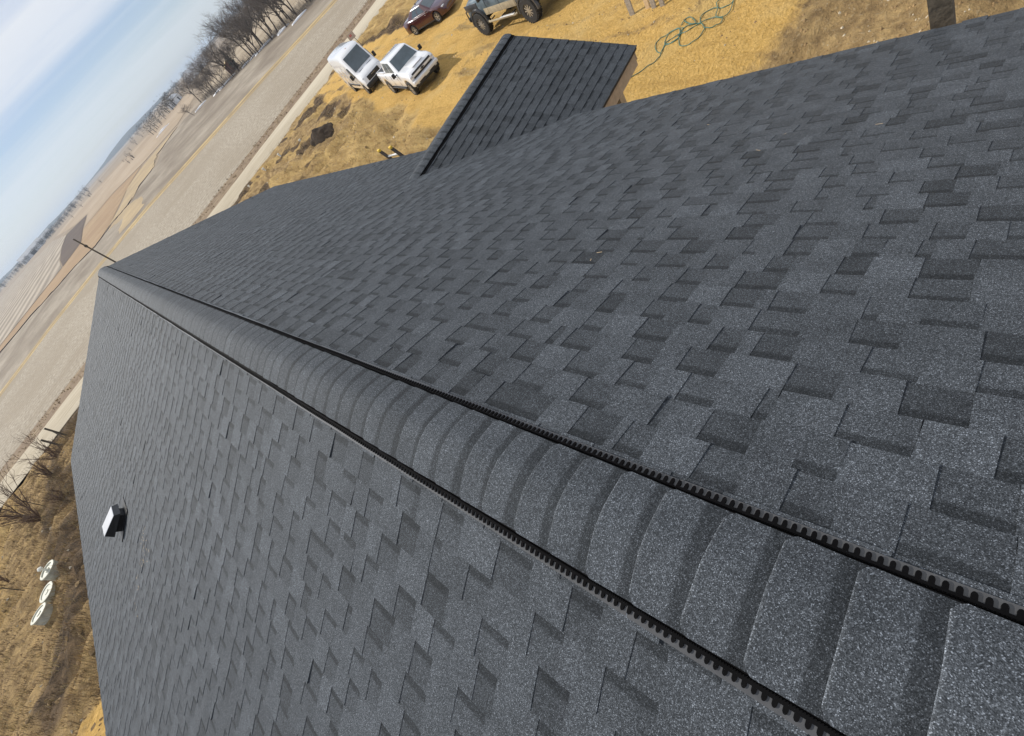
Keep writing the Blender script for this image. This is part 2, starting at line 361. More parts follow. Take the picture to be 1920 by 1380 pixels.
drape('field', [(86, 118), (110, 117), (280, 122), (330, 330), (150, 330), (80, 245), (78, 170), (79, 130)], ground_mat('pale_pasture', (.33, .27, .19), (.42, .35, .26), .1, (.28, .22, .15), .03, bump=0), .05, 10)
drape('grass_patch', [(9, 131), (12, 129), (16.5, 131), (19, 139), (20.5, 150), (21, 162), (19.5, 170), (16, 173.5), (12, 170), (10.5, 164), (13, 160), (14.6, 152), (13, 144), (10.5, 138)], M['golden'], .14, 2, 2)
drape('grass_patch', [(66, 240), (59, 246), (46, 247), (33, 233), (20, 190), (12, 175), (22, 171), (29, 186), (36, 190), (48, 222)], M['golden'], .14, 5, 1)
drape('pasture', [(-75, 191), (-20, 187), (-9, 180), (-2, 178), (6, 167), (13, 176), (34, 236), (48, 262), (34, 300), (14, 300), (6, 233), (-4, 223), (-36, 206), (-120, 190)], M['brownband'], .10, 8)
drape('field', [(26.6, 393), (13.6, 302), (6, 233.5), (-4.4, 224), (-3.5, 270), (-1, 312), (3, 370), (12, 453), (18, 431)], M['darkpatch'], .22, 8)
drape('field', [(-120, 195), (-38, 208), (-5, 224.5), (-4, 270), (-1.5, 312), (2.5, 370), (11.6, 453), (5, 700), (-40, 880), (-110, 900), (-220, 700), (-200, 320)], M['stripes'], .16, 10)
drape('field', [(28, 395), (15, 302), (36, 302), (50, 264), (70, 252), (100, 300), (140, 420), (120, 600), (60, 760), (10, 720), (20, 440)], ground_mat('tan_hay_ground', (.34, .265, .185), (.41, .33, .245), .03, (.29, .22, .15), .012, bump=0, stretch=(1, .4, 1)), .18, 14)
# creek: a dark scrubby line with a little snow left in it
ck = [(65, 239), (47, 220), (34, 185), (28, 184), (19, 169), (13, 170), (5.5, 165), (-2, 176), (-8.6, 178), (-19, 186), (-60, 189)]
mb = MB(); pts = []
for i in range(len(ck)-1):
    a, b = Vector(ck[i]), Vector(ck[i+1])
    for j in range(6):
        q = a.lerp(b, j/6)+Vector((random.uniform(-.7, .7), random.uniform(-.7, .7))); pts.append((q.x, q.y, terr(q.x, q.y)-.02))
mb.tube(pts, [random.uniform(.05, .22) for _ in pts], 5)
tag(mb.build('creek_scrub', M['creek']), 'thin dark line of scrub winding along the creek through the far fields', 'scrub', kind='stuff')

# road with a slight crown
mb = MB(); rows = []
for x in range(-260, 301, 4):
    for j, (yy, zz) in enumerate(((51.6, -.16), (52.5, -.03), (53.8, .04), (55.4, .07), (57.0, .04), (58.2, -.03), (58.9, -.16))):
        y = road_y(x, yy)+.55*fbm(x*.13, yy*.2, 2, 3)*(1 if abs(yy-55.4) > 2 else .2); mb.v.append((x, y, -7.0+.07+zz))
nr = len(range(-260, 301, 4))
for i in range(nr-1):
    for j in range(6): mb.f.append((i*7+j, (i+1)*7+j, (i+1)*7+j+1, i*7+j+1))
tag(mb.build('road', M['road'], smooth=True), kind='structure')

# yard around the house: lumpy dirt with zones of sand, soil, straw and dark topsoil
def zones(x, y):
    n = fbm(x*.16, y*.16, 3)*2.2
    if x > 0:
        xl = 9.3+max(0, y-6)*.362+n*.8                                  # sand starts right of this line
        sand = sm(xl-1.2, xl+1.2, x)*sm(3.6, 6.6, y+.35*(x-13)+n*.6)*(1-sm(49.5, 51.5, y))
        gr = sm(28.5, 30, x-.12*(y-40)+n*.4)*sm(33, 36, y-.5*(x-30))   # rough grass behind the van
        sand *= 1-gr
        dk = gr*(1-sm(29.6, 32.5, x-.12*(y-40)+n*.5))*.9
        straw = max(sm(26, 36, y)*(1-sand)*(.55+.3*math.sin(x*1.1+y*.35+n)), gr*.75, sm(9, 13, y)*(1-sm(31, 36, y))*.95)
        dk = max(dk, .95*sm(-.05, .3, fbm(x*.33+9, y*.2, 8))*sm(31, 37, y)*(1-sand)*(1-gr))
        dk = max(dk, .3*(1-sm(.3, 1.1, abs(x-13.4-(4.6-y)*.15)))*(1-sm(4.6, 6.2, y))*sm(2.0, 4.2, y))
        for ax_, ay_, bx_, by_ in ((26.5, 52, 24.2, 42), (24.2, 42, 20.8, 30), (20.8, 30, 18.2, 20), (18.2, 20, 16.5, 8), (27.5, 44, 23.5, 24), (23.5, 24, 22.8, 8)):
            t_ = max(0, min(1, ((x-ax_)*(bx_-ax_)+(y-ay_)*(by_-ay_))/((bx_-ax_)**2+(by_-ay_)**2)))
            dd = abs(math.hypot(x-ax_-t_*(bx_-ax_), y-ay_-t_*(by_-ay_))-.85)
            sand *= 1-.5*(1-sm(.15, .5, dd))
    else:
        sand = .75*(1-sm(14, 19, y+n*1.2))*(1-sm(12, 15, -x))
        straw = .6*sm(15.6, 18.5, -x+n*.6)
        dk = sm(5, 8, -x)*(1-sm(13.5, 16.5, -x+n*.8))*(.62+.8*fbm(x*.4, y*.3, 2))*sm(15, 20, y+n)
    return sand, max(0, min(1, dk)), max(0, min(1, straw))
mb = MB(); ST = .42; nx = int(110/ST); ny = int(68/ST)
for i in range(nx+1):
    for j in range(ny+1):
        x, y = -55+i*ST, -16+j*ST
        s_, d_, w_ = zones(x, y)
        amp = (.13*s_+.42*(1-s_))*(1-.7*sm(46, 51, y))
        z = terr(x, y)+amp*fbm(x*.45, y*.45, 0, 4)+.06*fbm(x*1.7, y*1.7, 4, 3)*(1-.6*s_)+.13*fbm(x*1.05+5, y*1.05, 2, 3)*(1-.75*s_)*(1-sm(46, 50, y))+.02
        if x < 0: z += (1.0*(.5+.7*fbm(x*.25, y*.25, 6))+.45*fbm(x*.9, y*.9, 9, 3))*sm(14.5, 10.5, -x)*sm(6, 9, -x)*(1-sm(40, 48, y))   # rough bank
        z -= (.10+.2*fbm(x*.3, 2, 1))*sm(48.6, 49.9, y+.03*x)*(1-sm(50.6, 52.0, y+.03*x))*(1-sm(18, 22, x)*(1-sm(31, 34, x)))        # roadside ditch, bridged by the drive
        mb.v.append((x, y, z)); mb.a.append((s_, d_, w_))
for i in range(nx):
    for j in range(ny):
        a = i*(ny+1)+j; mb.f.append((a, a+ny+1, a+ny+2, a+1))
yard = tag(mb.build('yard', M['yard'], smooth=True), kind='structure')
def gz(x, y):
    i = (x+55)/ST; j = (y+16)/ST; a, b = int(i), int(j)
    if not (0 <= a < nx and 0 <= b < ny): return terr(x, y)
    u, v = i-a, j-b; q = lambda p, s: mb_yard[p*(ny+1)+s]
    return (q(a, b)*(1-u)+q(a+1, b)*u)*(1-v)+(q(a, b+1)*(1-u)+q(a+1, b+1)*u)*v
mb_yard = [v[2] for v in mb.v]
m_ = MB(); KA = 120
for k in range(KA+1):
    az = R(40+110*k/KA); h = 24+26*sm(80, 112, math.degrees(az))+22*fbm(k*.11, 2, 5, 4)
    for r, z in ((3300, -3), (3550, h*.45), (3900, h*.9), (4200, h), (4700, -4)):
        r += 120*fbm(k*.2, r*.01, 1); m_.v.append((r*math.cos(az), r*math.sin(az), z))
for k in range(KA):
    for j in range(4): m_.f.append((k*5+j, k*5+5+j, k*5+6+j, k*5+1+j))
tag(m_.build('hills', M['hills'], smooth=True), kind='structure')
# haze: one closed box of thin even air round the scene
mb = MB().box((0, 0, 40), (19000, 19000, 110))
mv = bpy.data.materials.new('thin_haze'); mv.use_nodes = True; t = mv.node_tree; t.nodes.clear()
vo = N(t, 'ShaderNodeOutputMaterial'); pv = N(t, 'ShaderNodeVolumePrincipled'); pv.inputs['Color'].default_value = (.62, .76, .95, 1)
pv.inputs['Density'].default_value = .00016; pv.inputs['Anisotropy'].default_value = .2
t.links.new(pv.outputs[0], vo.inputs['Volume'])
HAZE = tag(mb.build('haze', mv), 'thin blue haze over the far fields', 'haze', kind='stuff')

# ------------------------------------------------------------------ house: roof, ridge, porch
TH = math.atan(5/12); CT, SN = math.cos(TH), math.sin(TH)
HW, Y0, Y1 = 5.076, -3.2, 17.18
EXP = .143
SLOPE = HW/CT
house = tag(empty('house', (0, 8, -6.6)), 'house under a charcoal shingle gable roof with a ridge vent and a small porch gable', 'house')
def hp(o):          # parent to the house root without moving
    o.parent = house; o.matrix_parent_inverse = Matrix.Translation((0, -8, 6.6)); return o
def main_pt(side):
    n = Vector((side*SN, 0, CT))
    return lambda d, y, h: Vector((side*d*CT, y, -d*SN))+n*h
PY, PZ, PXF, PYE, PZE = 6.37, -1.403, 6.60, 4.20, -2.25
PTH = math.atan((PZ-PZE)/(PY-PYE)); PC, PS = math.cos(PTH), math.sin(PTH)
def porch_pt(side):  # side -1: near slope, +1: far slope ; d down the slope from the porch ridge, x along it
    n = Vector((0, side*PS, PC))
    return lambda d, x, h: Vector((x, PY+side*d*PC, PZ-d*PS))+n*h
rs = random.Random(11)
def course_tiles(y0, y1):
    """one course: alternating raised tabs and recessed ones of uneven widths -> (start, end, raised, brightness)"""
    out_ = []; y = y0-rs.uniform(0, .5); up_ = rs.random() < .5
    drift = rs.uniform(.95, 1.05)
    while y < y1:
        if up_: w = rs.choice((.10, .12, .14, .15, .165, .18))*rs.uniform(.93, 1.07)
        else: w = rs.choice((.10, .115, .13, .14, .155, .17))*rs.uniform(.93, 1.07)
        if rs.random() < .07: w *= .35
        g = rs.random()
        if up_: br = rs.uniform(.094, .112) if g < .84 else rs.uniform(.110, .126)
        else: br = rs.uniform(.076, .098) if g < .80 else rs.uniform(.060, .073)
        a, b = max(y, y0), min(y+w, y1)
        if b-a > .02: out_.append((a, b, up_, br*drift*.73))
        y += w
        up_ = not up_ if rs.random() < .975 else up_
    return out_
def tile(mb, pt, d, a, b, raised, br, flip, exp_=EXP, hr=.0088, hl=.0056):
    """butt edge at distance d from the ridge, covered end at d-exp; four visible faces"""
    hb = (hr if raised else hl)+rs.uniform(-.0006, .0012)+(.006 if rs.random() < .018 else 0); ht = .0040 if raised else .0022
    k1, k2 = rs.uniform(-.006, .006), rs.uniform(-.006, .006); dj = d+rs.uniform(-.0025, .0025)
    if raised: a -= .002; b += .002; k1 -= .004; k2 += .004
    du = max(.015, d-exp_-.018); vb = (d-du)/exp_
    P_ = [pt(dj, a+.5*k1, hb), pt(dj, b-.5*k2, hb), pt(du, b+.5*k2, ht), pt(du, a-.5*k1, ht),
          pt(dj, a+.5*k1, -.004), pt(dj, b-.5*k2, -.004), pt(du, b+.5*k2, -.006), pt(du, a-.5*k1, -.006)]
    F = [(0, 1, 2, 3), (0, 4, 5, 1), (1, 5, 6, 2), (0, 3, 7, 4)]
    if flip: F = [f[::-1] for f in F]
    fl = 0.0 if raised else 1.0
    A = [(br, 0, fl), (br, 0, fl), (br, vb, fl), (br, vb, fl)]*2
    mb.add(P_, F, A)
tiles = []
nc = int(SLOPE/EXP)
for side in (1, -1):
    pt = main_pt(side)
    for k in range(1, nc+2):
        d = SLOPE+.02-(nc+1-k)*EXP
        if d < .17: continue
        for a, b, ra, br in course_tiles(Y0, Y1):
            c = pt(d-.07, (a+b)/2, 0); v = c-CAM; L_ = v.length; nrm = Vector((side*SN, 0, CT))
            size = (b-a)*abs(v.normalized().dot(nrm))/L_**2 if fw.dot(v) > 0 else 0
            # only what the frame can show counts
            z = fw.dot(v); px = (rt.dot(v)/z*834.9, up.dot(v)/z*834.9) if z > .05 else (9e9, 9e9)
            if abs(px[0]) > 1010 or abs(px[1]) > 740: size = 0
            tiles.append([size, side, d, a, b, ra, br])
tiles.sort(key=lambda q: -q[0])
decks = {}
for side in (1, -1):
    pt = main_pt(side); m_ = MB(); lo, hi = SLOPE, 0.0
    P_ = [pt(d, y, h) for h in (-.004, -.05) for d, y in ((0, Y0), (SLOPE, Y0), (SLOPE, Y1), (0, Y1))]
    m_.add(P_, [(0, 1, 2, 3), (4, 7, 6, 5), (0, 4, 5, 1), (1, 5, 6, 2), (2, 6, 7, 3), (3, 7, 4, 0)])
    decks[side] = hp(m_.build('roof_slope', M['deck']))
def local_build(mbx, name, mat, parent):
    o = mbx.build(name, mat); o.parent = parent; return o
fields = {1: MB(), -1: MB()}
for q in fields.values(): pass
for i, (sz, side, d, a, b, ra, br) in enumerate(tiles):
    if i < 300 and sz > 0:
        m_ = MB(); tile(m_, main_pt(side), d, a, b, ra, br, side < 0)
        local_build(m_, 'shingle', M['shingle'], decks[side])
    else:
        tile(fields[side], main_pt(side), d, a, b, ra, br, side < 0)
for side in (1, -1):
    f_ = local_build(fields[side], 'shingle_courses', M['shingle'], decks[side]); f_['kind'] = 'stuff'

# ridge vent with its comb edge, and the caps over it
def vent_and_caps(pt2, y0, y1, cw, lift, mats, par, capname, near=None, pitch=.0205, comb=True, butt=1):
    """pt2(side) gives (d, y, h) -> point; cw half width of the caps along the slope"""
    vent = MB(); fl = MB(); cb = MB()
    for side in (1, -1):
        pt = pt2(side)
        def seg(fn):      # the strip comes in 1.2 m sections that never line up perfectly
            ya = y0
            while ya < y1:
                yb = min(y1, ya+1.22); fn(ya+.0015, yb-.0015, rs.uniform(-.0022, .0022)); ya = yb
        def f1(y0, y1, j):
            cw_ = cw+j
            Q = [pt(cw_-.01, y0, .0145), pt(cw_+.038, y0, .0145), pt(cw_+.038, y1, .0145), pt(cw_-.01, y1, .0145), pt(cw_+.038, y0, .002), pt(cw_+.038, y1, .002)]
            F = [(0, 1, 2, 3), (1, 4, 5, 2)]; fl.add(Q, F if side > 0 else [f[::-1] for f in F])
            if comb:
                Q = [pt(cw_-.004, y0, .0205), pt(cw_+.011, y0, .020), pt(cw_+.011, y1, .020), pt(cw_-.004, y1, .0205)]
                cb.add(Q, [(0, 1, 2, 3)] if side > 0 else [(3, 2, 1, 0)])
        seg(f1)
        # louvre wall
        Q = [pt(cw+.004, y0, .014), pt(cw-.010, y0, lift), pt(cw-.010, y1, lift), pt(cw+.004, y1, .014), pt(cw*.55, y0, lift-.006), pt(cw*.55, y1, lift-.006)]
        F = [(0, 3, 2, 1), (1, 2, 5, 4)]
        vent.add(Q, F[::1] if side < 0 else [f[::-1] for f in F])
        if near:
            y = max(y0, near[0])
            while y < near[1]:
                vent.add([pt(cw+.009, y, .015), pt(cw-.006, y, lift-.001), pt(cw-.006, y+.0028, lift-.001), pt(cw+.009, y+.0028, .015), pt(cw-.012, y, lift-.002), pt(cw-.012, y+.0028, lift-.002), pt(cw+.002, y, .013), pt(cw+.002, y+.0028, .013)],
                         [(0, 1, 2, 3), (0, 6, 4, 1), (3, 2, 5, 7)]); y += .0062
        if comb:
            y = y0
            while y < y1:
                w_ = pitch*.5; pr_ = [(0, 0), (.021, 0), (.0255, .2), (.027, .5), (.0255, .8), (.021, 1), (0, 1)]
                cj = cw+.003+.003*fbm(y*1.7, side, 4, 2)
                Vt = [pt(cj+e, y+f*w_, .0195) for e, f in pr_]+[pt(cj+e, y+f*w_, .0140) for e, f in pr_]
                F = [tuple(range(7))]+[(i, i+7, i+8, i+1) for i in range(6)]
                cb.add(Vt, F if side > 0 else [f[::-1] for f in F]); y += pitch
    v_ = par(vent.build('ridge_vent', mats[0]))
    o1 = fl.build('vent_flange', mats[1]); o1.parent = v_
    if comb:
        o2 = cb.build('vent_comb', mats[0]); o2.parent = v_; o2['kind'] = 'stuff'
    # caps: each bent over the ridge; butt end towards +y (butt=1)
    n = 8; y = y1+.01; i = 0
    pr, pl = pt2(1), pt2(-1)
    rad = .055
    def arc(a, yy, h):
        # rounded crest: blend the two planes near the ridge line
        s_ = math.sqrt(a*a+rad*rad)-rad*.25
        p = (pr if a >= 0 else pl)(abs(a), yy, h)
        drop = (math.sqrt(a*a+rad*rad)-abs(a))*SN*.85
        return Vector((p.x, p.y, p.z-drop))
    while y > y0:
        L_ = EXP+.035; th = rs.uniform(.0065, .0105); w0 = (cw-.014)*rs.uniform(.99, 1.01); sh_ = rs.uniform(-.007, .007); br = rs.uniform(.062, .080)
        st = [(0, 0, w0), (.004, 0, w0-.003), (.016, 0, w0), (L_*.4, .3, w0), (L_*.8, .8, w0), (L_, 1, w0)]
        st = [(0, w0-.024), (.0035, w0-.019), (.010, w0-.008), (.021, w0), (L_*.5, w0), (L_, w0)]
        Vt = []; At = []
        jy = rs.uniform(-.006, .006)
        for (dy_, wm) in st:
            h = lift+.0025+th*(1-dy_/L_)-(.0028 if dy_ == 0 else 0)
            for j in range(-n, n+1):
                a = wm*j/n
                Vt.append(arc(a, y-dy_+jy+sh_*j/n, h)); At.append((br*(1.9 if dy_ == 0 else 1.0), dy_/EXP, 1.0))  # butt rim lightened: painted sun highlight along with worn edge granules
        K = 2*n+1
        F = [(i_*K+j, i_*K+j+1, (i_+1)*K+j+1, (i_+1)*K+j) for i_ in range(len(st)-1) for j in range(K-1)]
        # skirt down the butt and the two sides
        bd = [j for j in range(K)]
        b0 = len(Vt)
        ring = [i_*K for i_ in range(len(st)-1, 0, -1)]+list(range(K))+[i_*K+K-1 for i_ in range(1, len(st))]
        for q in ring:
            v0 = Vt[q]; Vt.append(Vector((v0.x, v0.y, v0.z-th-.001))); At.append((br, 0, 0))
        for q in range(len(ring)-1): F.append((ring[q], b0+q, b0+q+1, ring[q+1]))
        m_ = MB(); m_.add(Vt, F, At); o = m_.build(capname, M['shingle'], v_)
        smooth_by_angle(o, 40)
        y -= EXP; i += 1
    return v_
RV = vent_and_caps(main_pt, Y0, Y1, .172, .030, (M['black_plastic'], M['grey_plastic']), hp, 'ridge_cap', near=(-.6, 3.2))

# porch gable
for side in (-1, 1):
    pt = porch_pt(side); ds = (PZ-PZE)/PS; m_ = MB()
    def vx(d): return -(PZ-d*PS)/(5/12)-.02
    P_ = [pt(0, vx(0), -.004), pt(0, PXF, -.004), pt(ds, PXF, -.004), pt(ds, vx(ds), -.004)]
    P_ += [p+Vector((0, 0, -.045)) for p in P_]
    m_.add(P_, [(0, 1, 2, 3), (4, 7, 6, 5), (0, 4, 5, 1), (1, 5, 6, 2), (2, 6, 7, 3), (3, 7, 4, 0)])
    pd = hp(m_.build('porch_roof_slope', M['deck']))
    k = 0; d = ds+.025
    while d > .10:
        x0 = vx(d-EXP)-.16
        for a, b, ra, br in course_tiles(x0, PXF+.02):
            if b < x0+.01: continue
            m_ = MB(); tile(m_, pt, d, a, b, ra, br*.98 if not ra else br*.80, side > 0, EXP, .0105, .0088)
            local_build(m_, 'porch_shingle', M['shingle'], pd)
        d -= EXP
def porch_pt2(s):    # ridge runs along x: re-use the vent builder with (d, along, h)
    return porch_pt(-s)
class _S: pass
RVP = None
_SN = SN
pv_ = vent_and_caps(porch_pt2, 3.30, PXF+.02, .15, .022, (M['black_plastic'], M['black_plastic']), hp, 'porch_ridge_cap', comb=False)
# drip edge, fascia and trim boards
def board(name, a, b, w, h, mat):      # a plank from a to b, w thick (horizontal), h tall
    a, b = Vector(a), Vector(b); d = (b-a).normalized(); s_ = Vector((-d.y, d.x, 0)).normalized()*w/2; u = Vector((0, 0, h/2))
    m_ = MB(); m_.add([a-s_-u, a+s_-u, a+s_+u, a-s_+u, b-s_-u, b+s_-u, b+s_+u, b-s_+u], [(0, 1, 2, 3), (4, 7, 6, 5), (0, 4, 5, 1), (1, 5, 6, 2), (2, 6, 7, 3), (3, 7, 4, 0)])
    return hp(m_.build(name, mat))
ez = -HW*5/12
for side in (1, -1):
    board('fascia', (side*(HW-.04), Y0+.03, ez-.145), (side*(HW-.04), Y1-.03, ez-.145), .04, .19, M['fascia'])
    board('drip_edge', (side*(HW+.006), Y0, ez-.025), (side*(HW+.006), Y1, ez-.025), .012, .05, M['drip'])
    for yy in (Y1-.02, Y0+.02):
        board('rake_board', (0, yy, -.14), (side*(HW-.07), yy, -.14-(HW-.07)*5/12), .035, .18, M['fascia'])
for s_ in (-1, 1):
    ye = PY+s_*(PY-PYE)
    board('porch_fascia', (5.02, ye-s_*.05, PZE-.155), (PXF-.03, ye-s_*.05, PZE-.155), .035, .22, M['fascia'])
    board('drip_edge', (5.10, ye+s_*.012, PZE-.022), (PXF, ye+s_*.012, PZE-.022), .012, .045, M['drip'])
    board('porch_rake_board', (PXF-.012, PY-s_*.0, PZ-.13), (PXF-.012, ye-s_*.03, PZE-.11), .03, .16, M['fascia'])
# walls (mostly hidden under the eaves)
WX = HW-.5
for side in (1, -1):
    m_ = MB().box((side*WX, (Y0+Y1)/2, -4.6), (.18, Y1-Y0-.8, 4.3)); hp(m_.build('wall', M['wall']))
for yy in (Y0+.45, Y1-.45):
    m_ = MB(); m_.add([(-WX+.1, yy-.09, -6.75), (WX-.1, yy-.09, -6.75), (WX-.1, yy-.09, -2.15), (0, yy-.09, -.2), (-WX+.1, yy-.09, -2.15),
                       (-WX+.1, yy+.09, -6.75), (WX-.1, yy+.09, -6.75), (WX-.1, yy+.09, -2.15), (0, yy+.09, -.2), (-WX+.1, yy+.09, -2.15)],
                      [(0, 1, 2, 3, 4), (9, 8, 7, 6, 5), (0, 5, 6, 1), (1, 6, 7, 2), (2, 7, 8, 3), (3, 8, 9, 4), (4, 9, 5, 0)]); hp(m_.build('gable_wall', M['wall']))
for yy in (PYE+.35, 2*PY-PYE-.35):
    m_ = MB().box((PXF-.35, yy, -4.48), (.14, .14, 4.3)); hp(m_.build('porch_post', M['tan_wood']))
m_ = MB().box((PXF-.35, PY, PZE-.2), (.12, 4.0, .2)); hp(m_.build('porch_beam', M['tan_wood']))

# slant-backed roof vent on the left slope
def roof_vent():
    pt = main_pt(-1); d0, y0 = 2.93/CT, 7.80
    m_ = MB(); Q = [pt(d0+dd, y0+yy, .016) for dd, yy in ((-.24, -.24), (.22, -.24), (.22, .24), (-.24, .24))]
    m_.add(Q+[q-Vector((0, 0, .012)) for q in Q], [(3, 2, 1, 0), (0, 1, 5, 4), (1, 2, 6, 5), (2, 3, 7, 6), (3, 0, 4, 7)])
    base = hp(m_.build('roof_vent', M['vent']))
    def block(name, lo, hi, zlo, zhi, mat):      # lo, hi: half sizes (d, y) at bottom and top; zhi: heights uphill and downhill
        V_ = [pt(d0+sd*lo[0], y0+sy*lo[1], zlo[0 if sd < 0 else 1]) for sd, sy in ((-1, -1), (1, -1), (1, 1), (-1, 1))]
        V_ += [pt(d0+sd*hi[0], y0+sy*hi[1], zhi[0 if sd < 0 else 1]) for sd, sy in ((-1, -1), (1, -1), (1, 1), (-1, 1))]
        return MB().add(V_, [(0, 1, 2, 3), (7, 6, 5, 4), (4, 5, 1, 0), (5, 6, 2, 1), (6, 7, 3, 2), (7, 4, 0, 3)]).build(name, mat, base)
    block('vent_neck', (.12, .12), (.12, .12), (.010, .010), (.09, .12), M['vent'])
    block('vent_hood', (.17, .17), (.145, .16), (.070, .09), (.135, .195), M['vent'])
    block('vent_top', (.147, .162), (.145, .160), (.1365, .1965), (.141, .201), M['vent_top'])
roof_vent()
# a few scuffs of pale sawdust left on the shingles
rd = random.Random(3); m_ = MB()
for (X, Y, n_, sp) in ((-2.75, 6.15, 26, .22), (-2.55, 6.3, 12, .12), (1.35, 1.55, 2, .05), (3.5, 1.2, 5, .7)):
    pt = main_pt(1 if X > 0 else -1)
    for _ in range(n_):
        d = abs(X)/CT+rd.gauss(0, sp*1.2); y = Y+rd.gauss(0, sp*.45); l, w = rd.uniform(.004, .02), rd.uniform(.0012, .003); c = pt(d, y, .0125)
        ta = rd.uniform(0, 3.1); e1 = (pt(d+l*math.cos(ta), y+l*math.sin(ta), .0135)-c); e2 = (pt(d-w*math.sin(ta), y+w*math.cos(ta), .0125)-c)
        m_.add([c-e1-e2, c+e1-e2, c+e1+e2, c-e1+e2], [(0, 1, 2, 3)] if X > 0 else [(3, 2, 1, 0)])
tag(m_.build('sawdust', M['tan_wood']), 'scattered flecks of pale sawdust on the shingles', 'sawdust', kind='stuff')

# ------------------------------------------------------------------ vehicles (local axes: x forward, y left, z up)
def lerp_prof(prof, x):
    if x <= prof[0][0]: return prof[0][1:]
    for a, b in zip(prof, prof[1:]):
        if x <= b[0]:
            t_ = (x-a[0])/(b[0]-a[0]); return tuple(p+(q-p)*t_ for p, q in zip(a[1:], b[1:]))
    return prof[-1][1:]
def body_mesh(prof, arches, sill, crown=.03, tumble=.09):
    """prof: (x, top z, half width, shoulder z) from tail to nose; real wheel arches are cut out of the lower edge"""
    xs = set(round(p[0], 4) for p in prof)
    for xc, zc_, ra in arches:
        for k in range(0, 13): xs.add(round(xc-ra*math.cos(math.pi*k/12), 4))
        xs.add(round(xc-ra-.004, 4)); xs.add(round(xc+ra+.004, 4))
    xs = sorted(xs); m_ = MB(); K = 18
    for x in xs:
        zt, hw, zs = lerp_prof(prof, x); zb = sill
        for xc, zc_, ra in arches:
            if abs(x-xc) <= ra+1e-4: zb = max(zb, zc_+math.sqrt(max(0, ra*ra-(x-xc)**2)))
        zb = min(zb, zs-.08)
        half = [(0, zb), (hw-.10, zb), (hw-.035, zb+.01), (hw-.008, zb+.06*(zs-zb)+.02), (hw+.006, zb+.55*(zs-zb)), (hw-.01, zs), (hw-.02-tumble*.28, zs+(zt-zs)*.55), (hw-.03-tumble*.75, zt-.05*(zt-zs)-.004), (hw-.10-tumble*1.35, zt+crown*.35), (0, zt+crown)]
        ring = half+[(-y_, z_) for y_, z_ in reversed(half[1:-1])]
        m_.v += [(x, y_, z_) for y_, z_ in ring]
    n_ = len(xs)
    for i in range(n_-1):
        for k in range(K): m_.f.append((i*K+k, i*K+(k+1) % K, (i+1)*K+(k+1) % K, (i+1)*K+k))
    m_.f.append(tuple(range(K))[::-1]); m_.f.append(tuple((n_-1)*K+k for k in range(K)))
    return m_
class Cab:
    """greenhouse as a tapered block; panel() lays a pane on one of its faces"""
    def __init__(s, xfb, xft, xrt, xrb, zb, zt, wb, wt):
        s.c = {}
        for nm, x, z, w in (('fb', xfb, zb, wb), ('ft', xft, zt, wt), ('rt', xrt, zt, wt), ('rb', xrb, zb, wb)):
            s.c[nm+'l'] = Vector((x, w, z)); s.c[nm+'r'] = Vector((x, -w, z))
    def mesh(s, bev=.05):
        bm = bmesh.new(); V_ = {k: bm.verts.new(v) for k, v in s.c.items()}
        for f in (('fbr', 'fbl', 'ftl', 'ftr'), ('rbl', 'rbr', 'rtr', 'rtl'), ('fbl', 'rbl', 'rtl', 'ftl'), ('rbr', 'fbr', 'ftr', 'rtr'), ('ftr', 'ftl', 'rtl', 'rtr'), ('fbl', 'fbr', 'rbr', 'rbl')):
            bm.faces.new([V_[k] for k in f])
        es = [e for e in bm.edges if not (e.verts[0].co.z < s.c['ftl'].z-.01 and e.verts[1].co.z < s.c['ftl'].z-.01)]
        bmesh.ops.bevel(bm, geom=es, offset=bev, segments=3, affect='EDGES', profile=.55)
        m_ = MB(); bm.verts.index_update(); m_.add([v.co for v in bm.verts], [[v.index for v in f.verts] for f in bm.faces]); bm.free(); return m_
    def panel(s, face, u0, u1, v0, v1, off=.006, cut=0):
        A, B, C_, D = {'front': ('fbr', 'fbl', 'ftl', 'ftr'), 'rear': ('rbl', 'rbr', 'rtr', 'rtl'), 'left': ('fbl', 'rbl', 'rtl', 'ftl'), 'right': ('rbr', 'fbr', 'ftr', 'rtr')}[face]
        A, B, C_, D = (s.c[k] for k in (A, B, C_, D)); nrm = (B-A).cross(D-A).normalized()
        q = lambda u, v: (A*(1-u)+B*u)*(1-v)+(D*(1-u)+C_*u)*v
        P_ = [q(u0, v0), q(u1, v0), q(u1, v1), q(u0, v1)]
        m_ = MB(); m_.add([p+nrm*off for p in P_]+[p-nrm*.01 for p in P_], [(0, 1, 2, 3), (0, 4, 5, 1), (1, 5, 6, 2), (2, 6, 7, 3), (3, 7, 4, 0)]); return m_
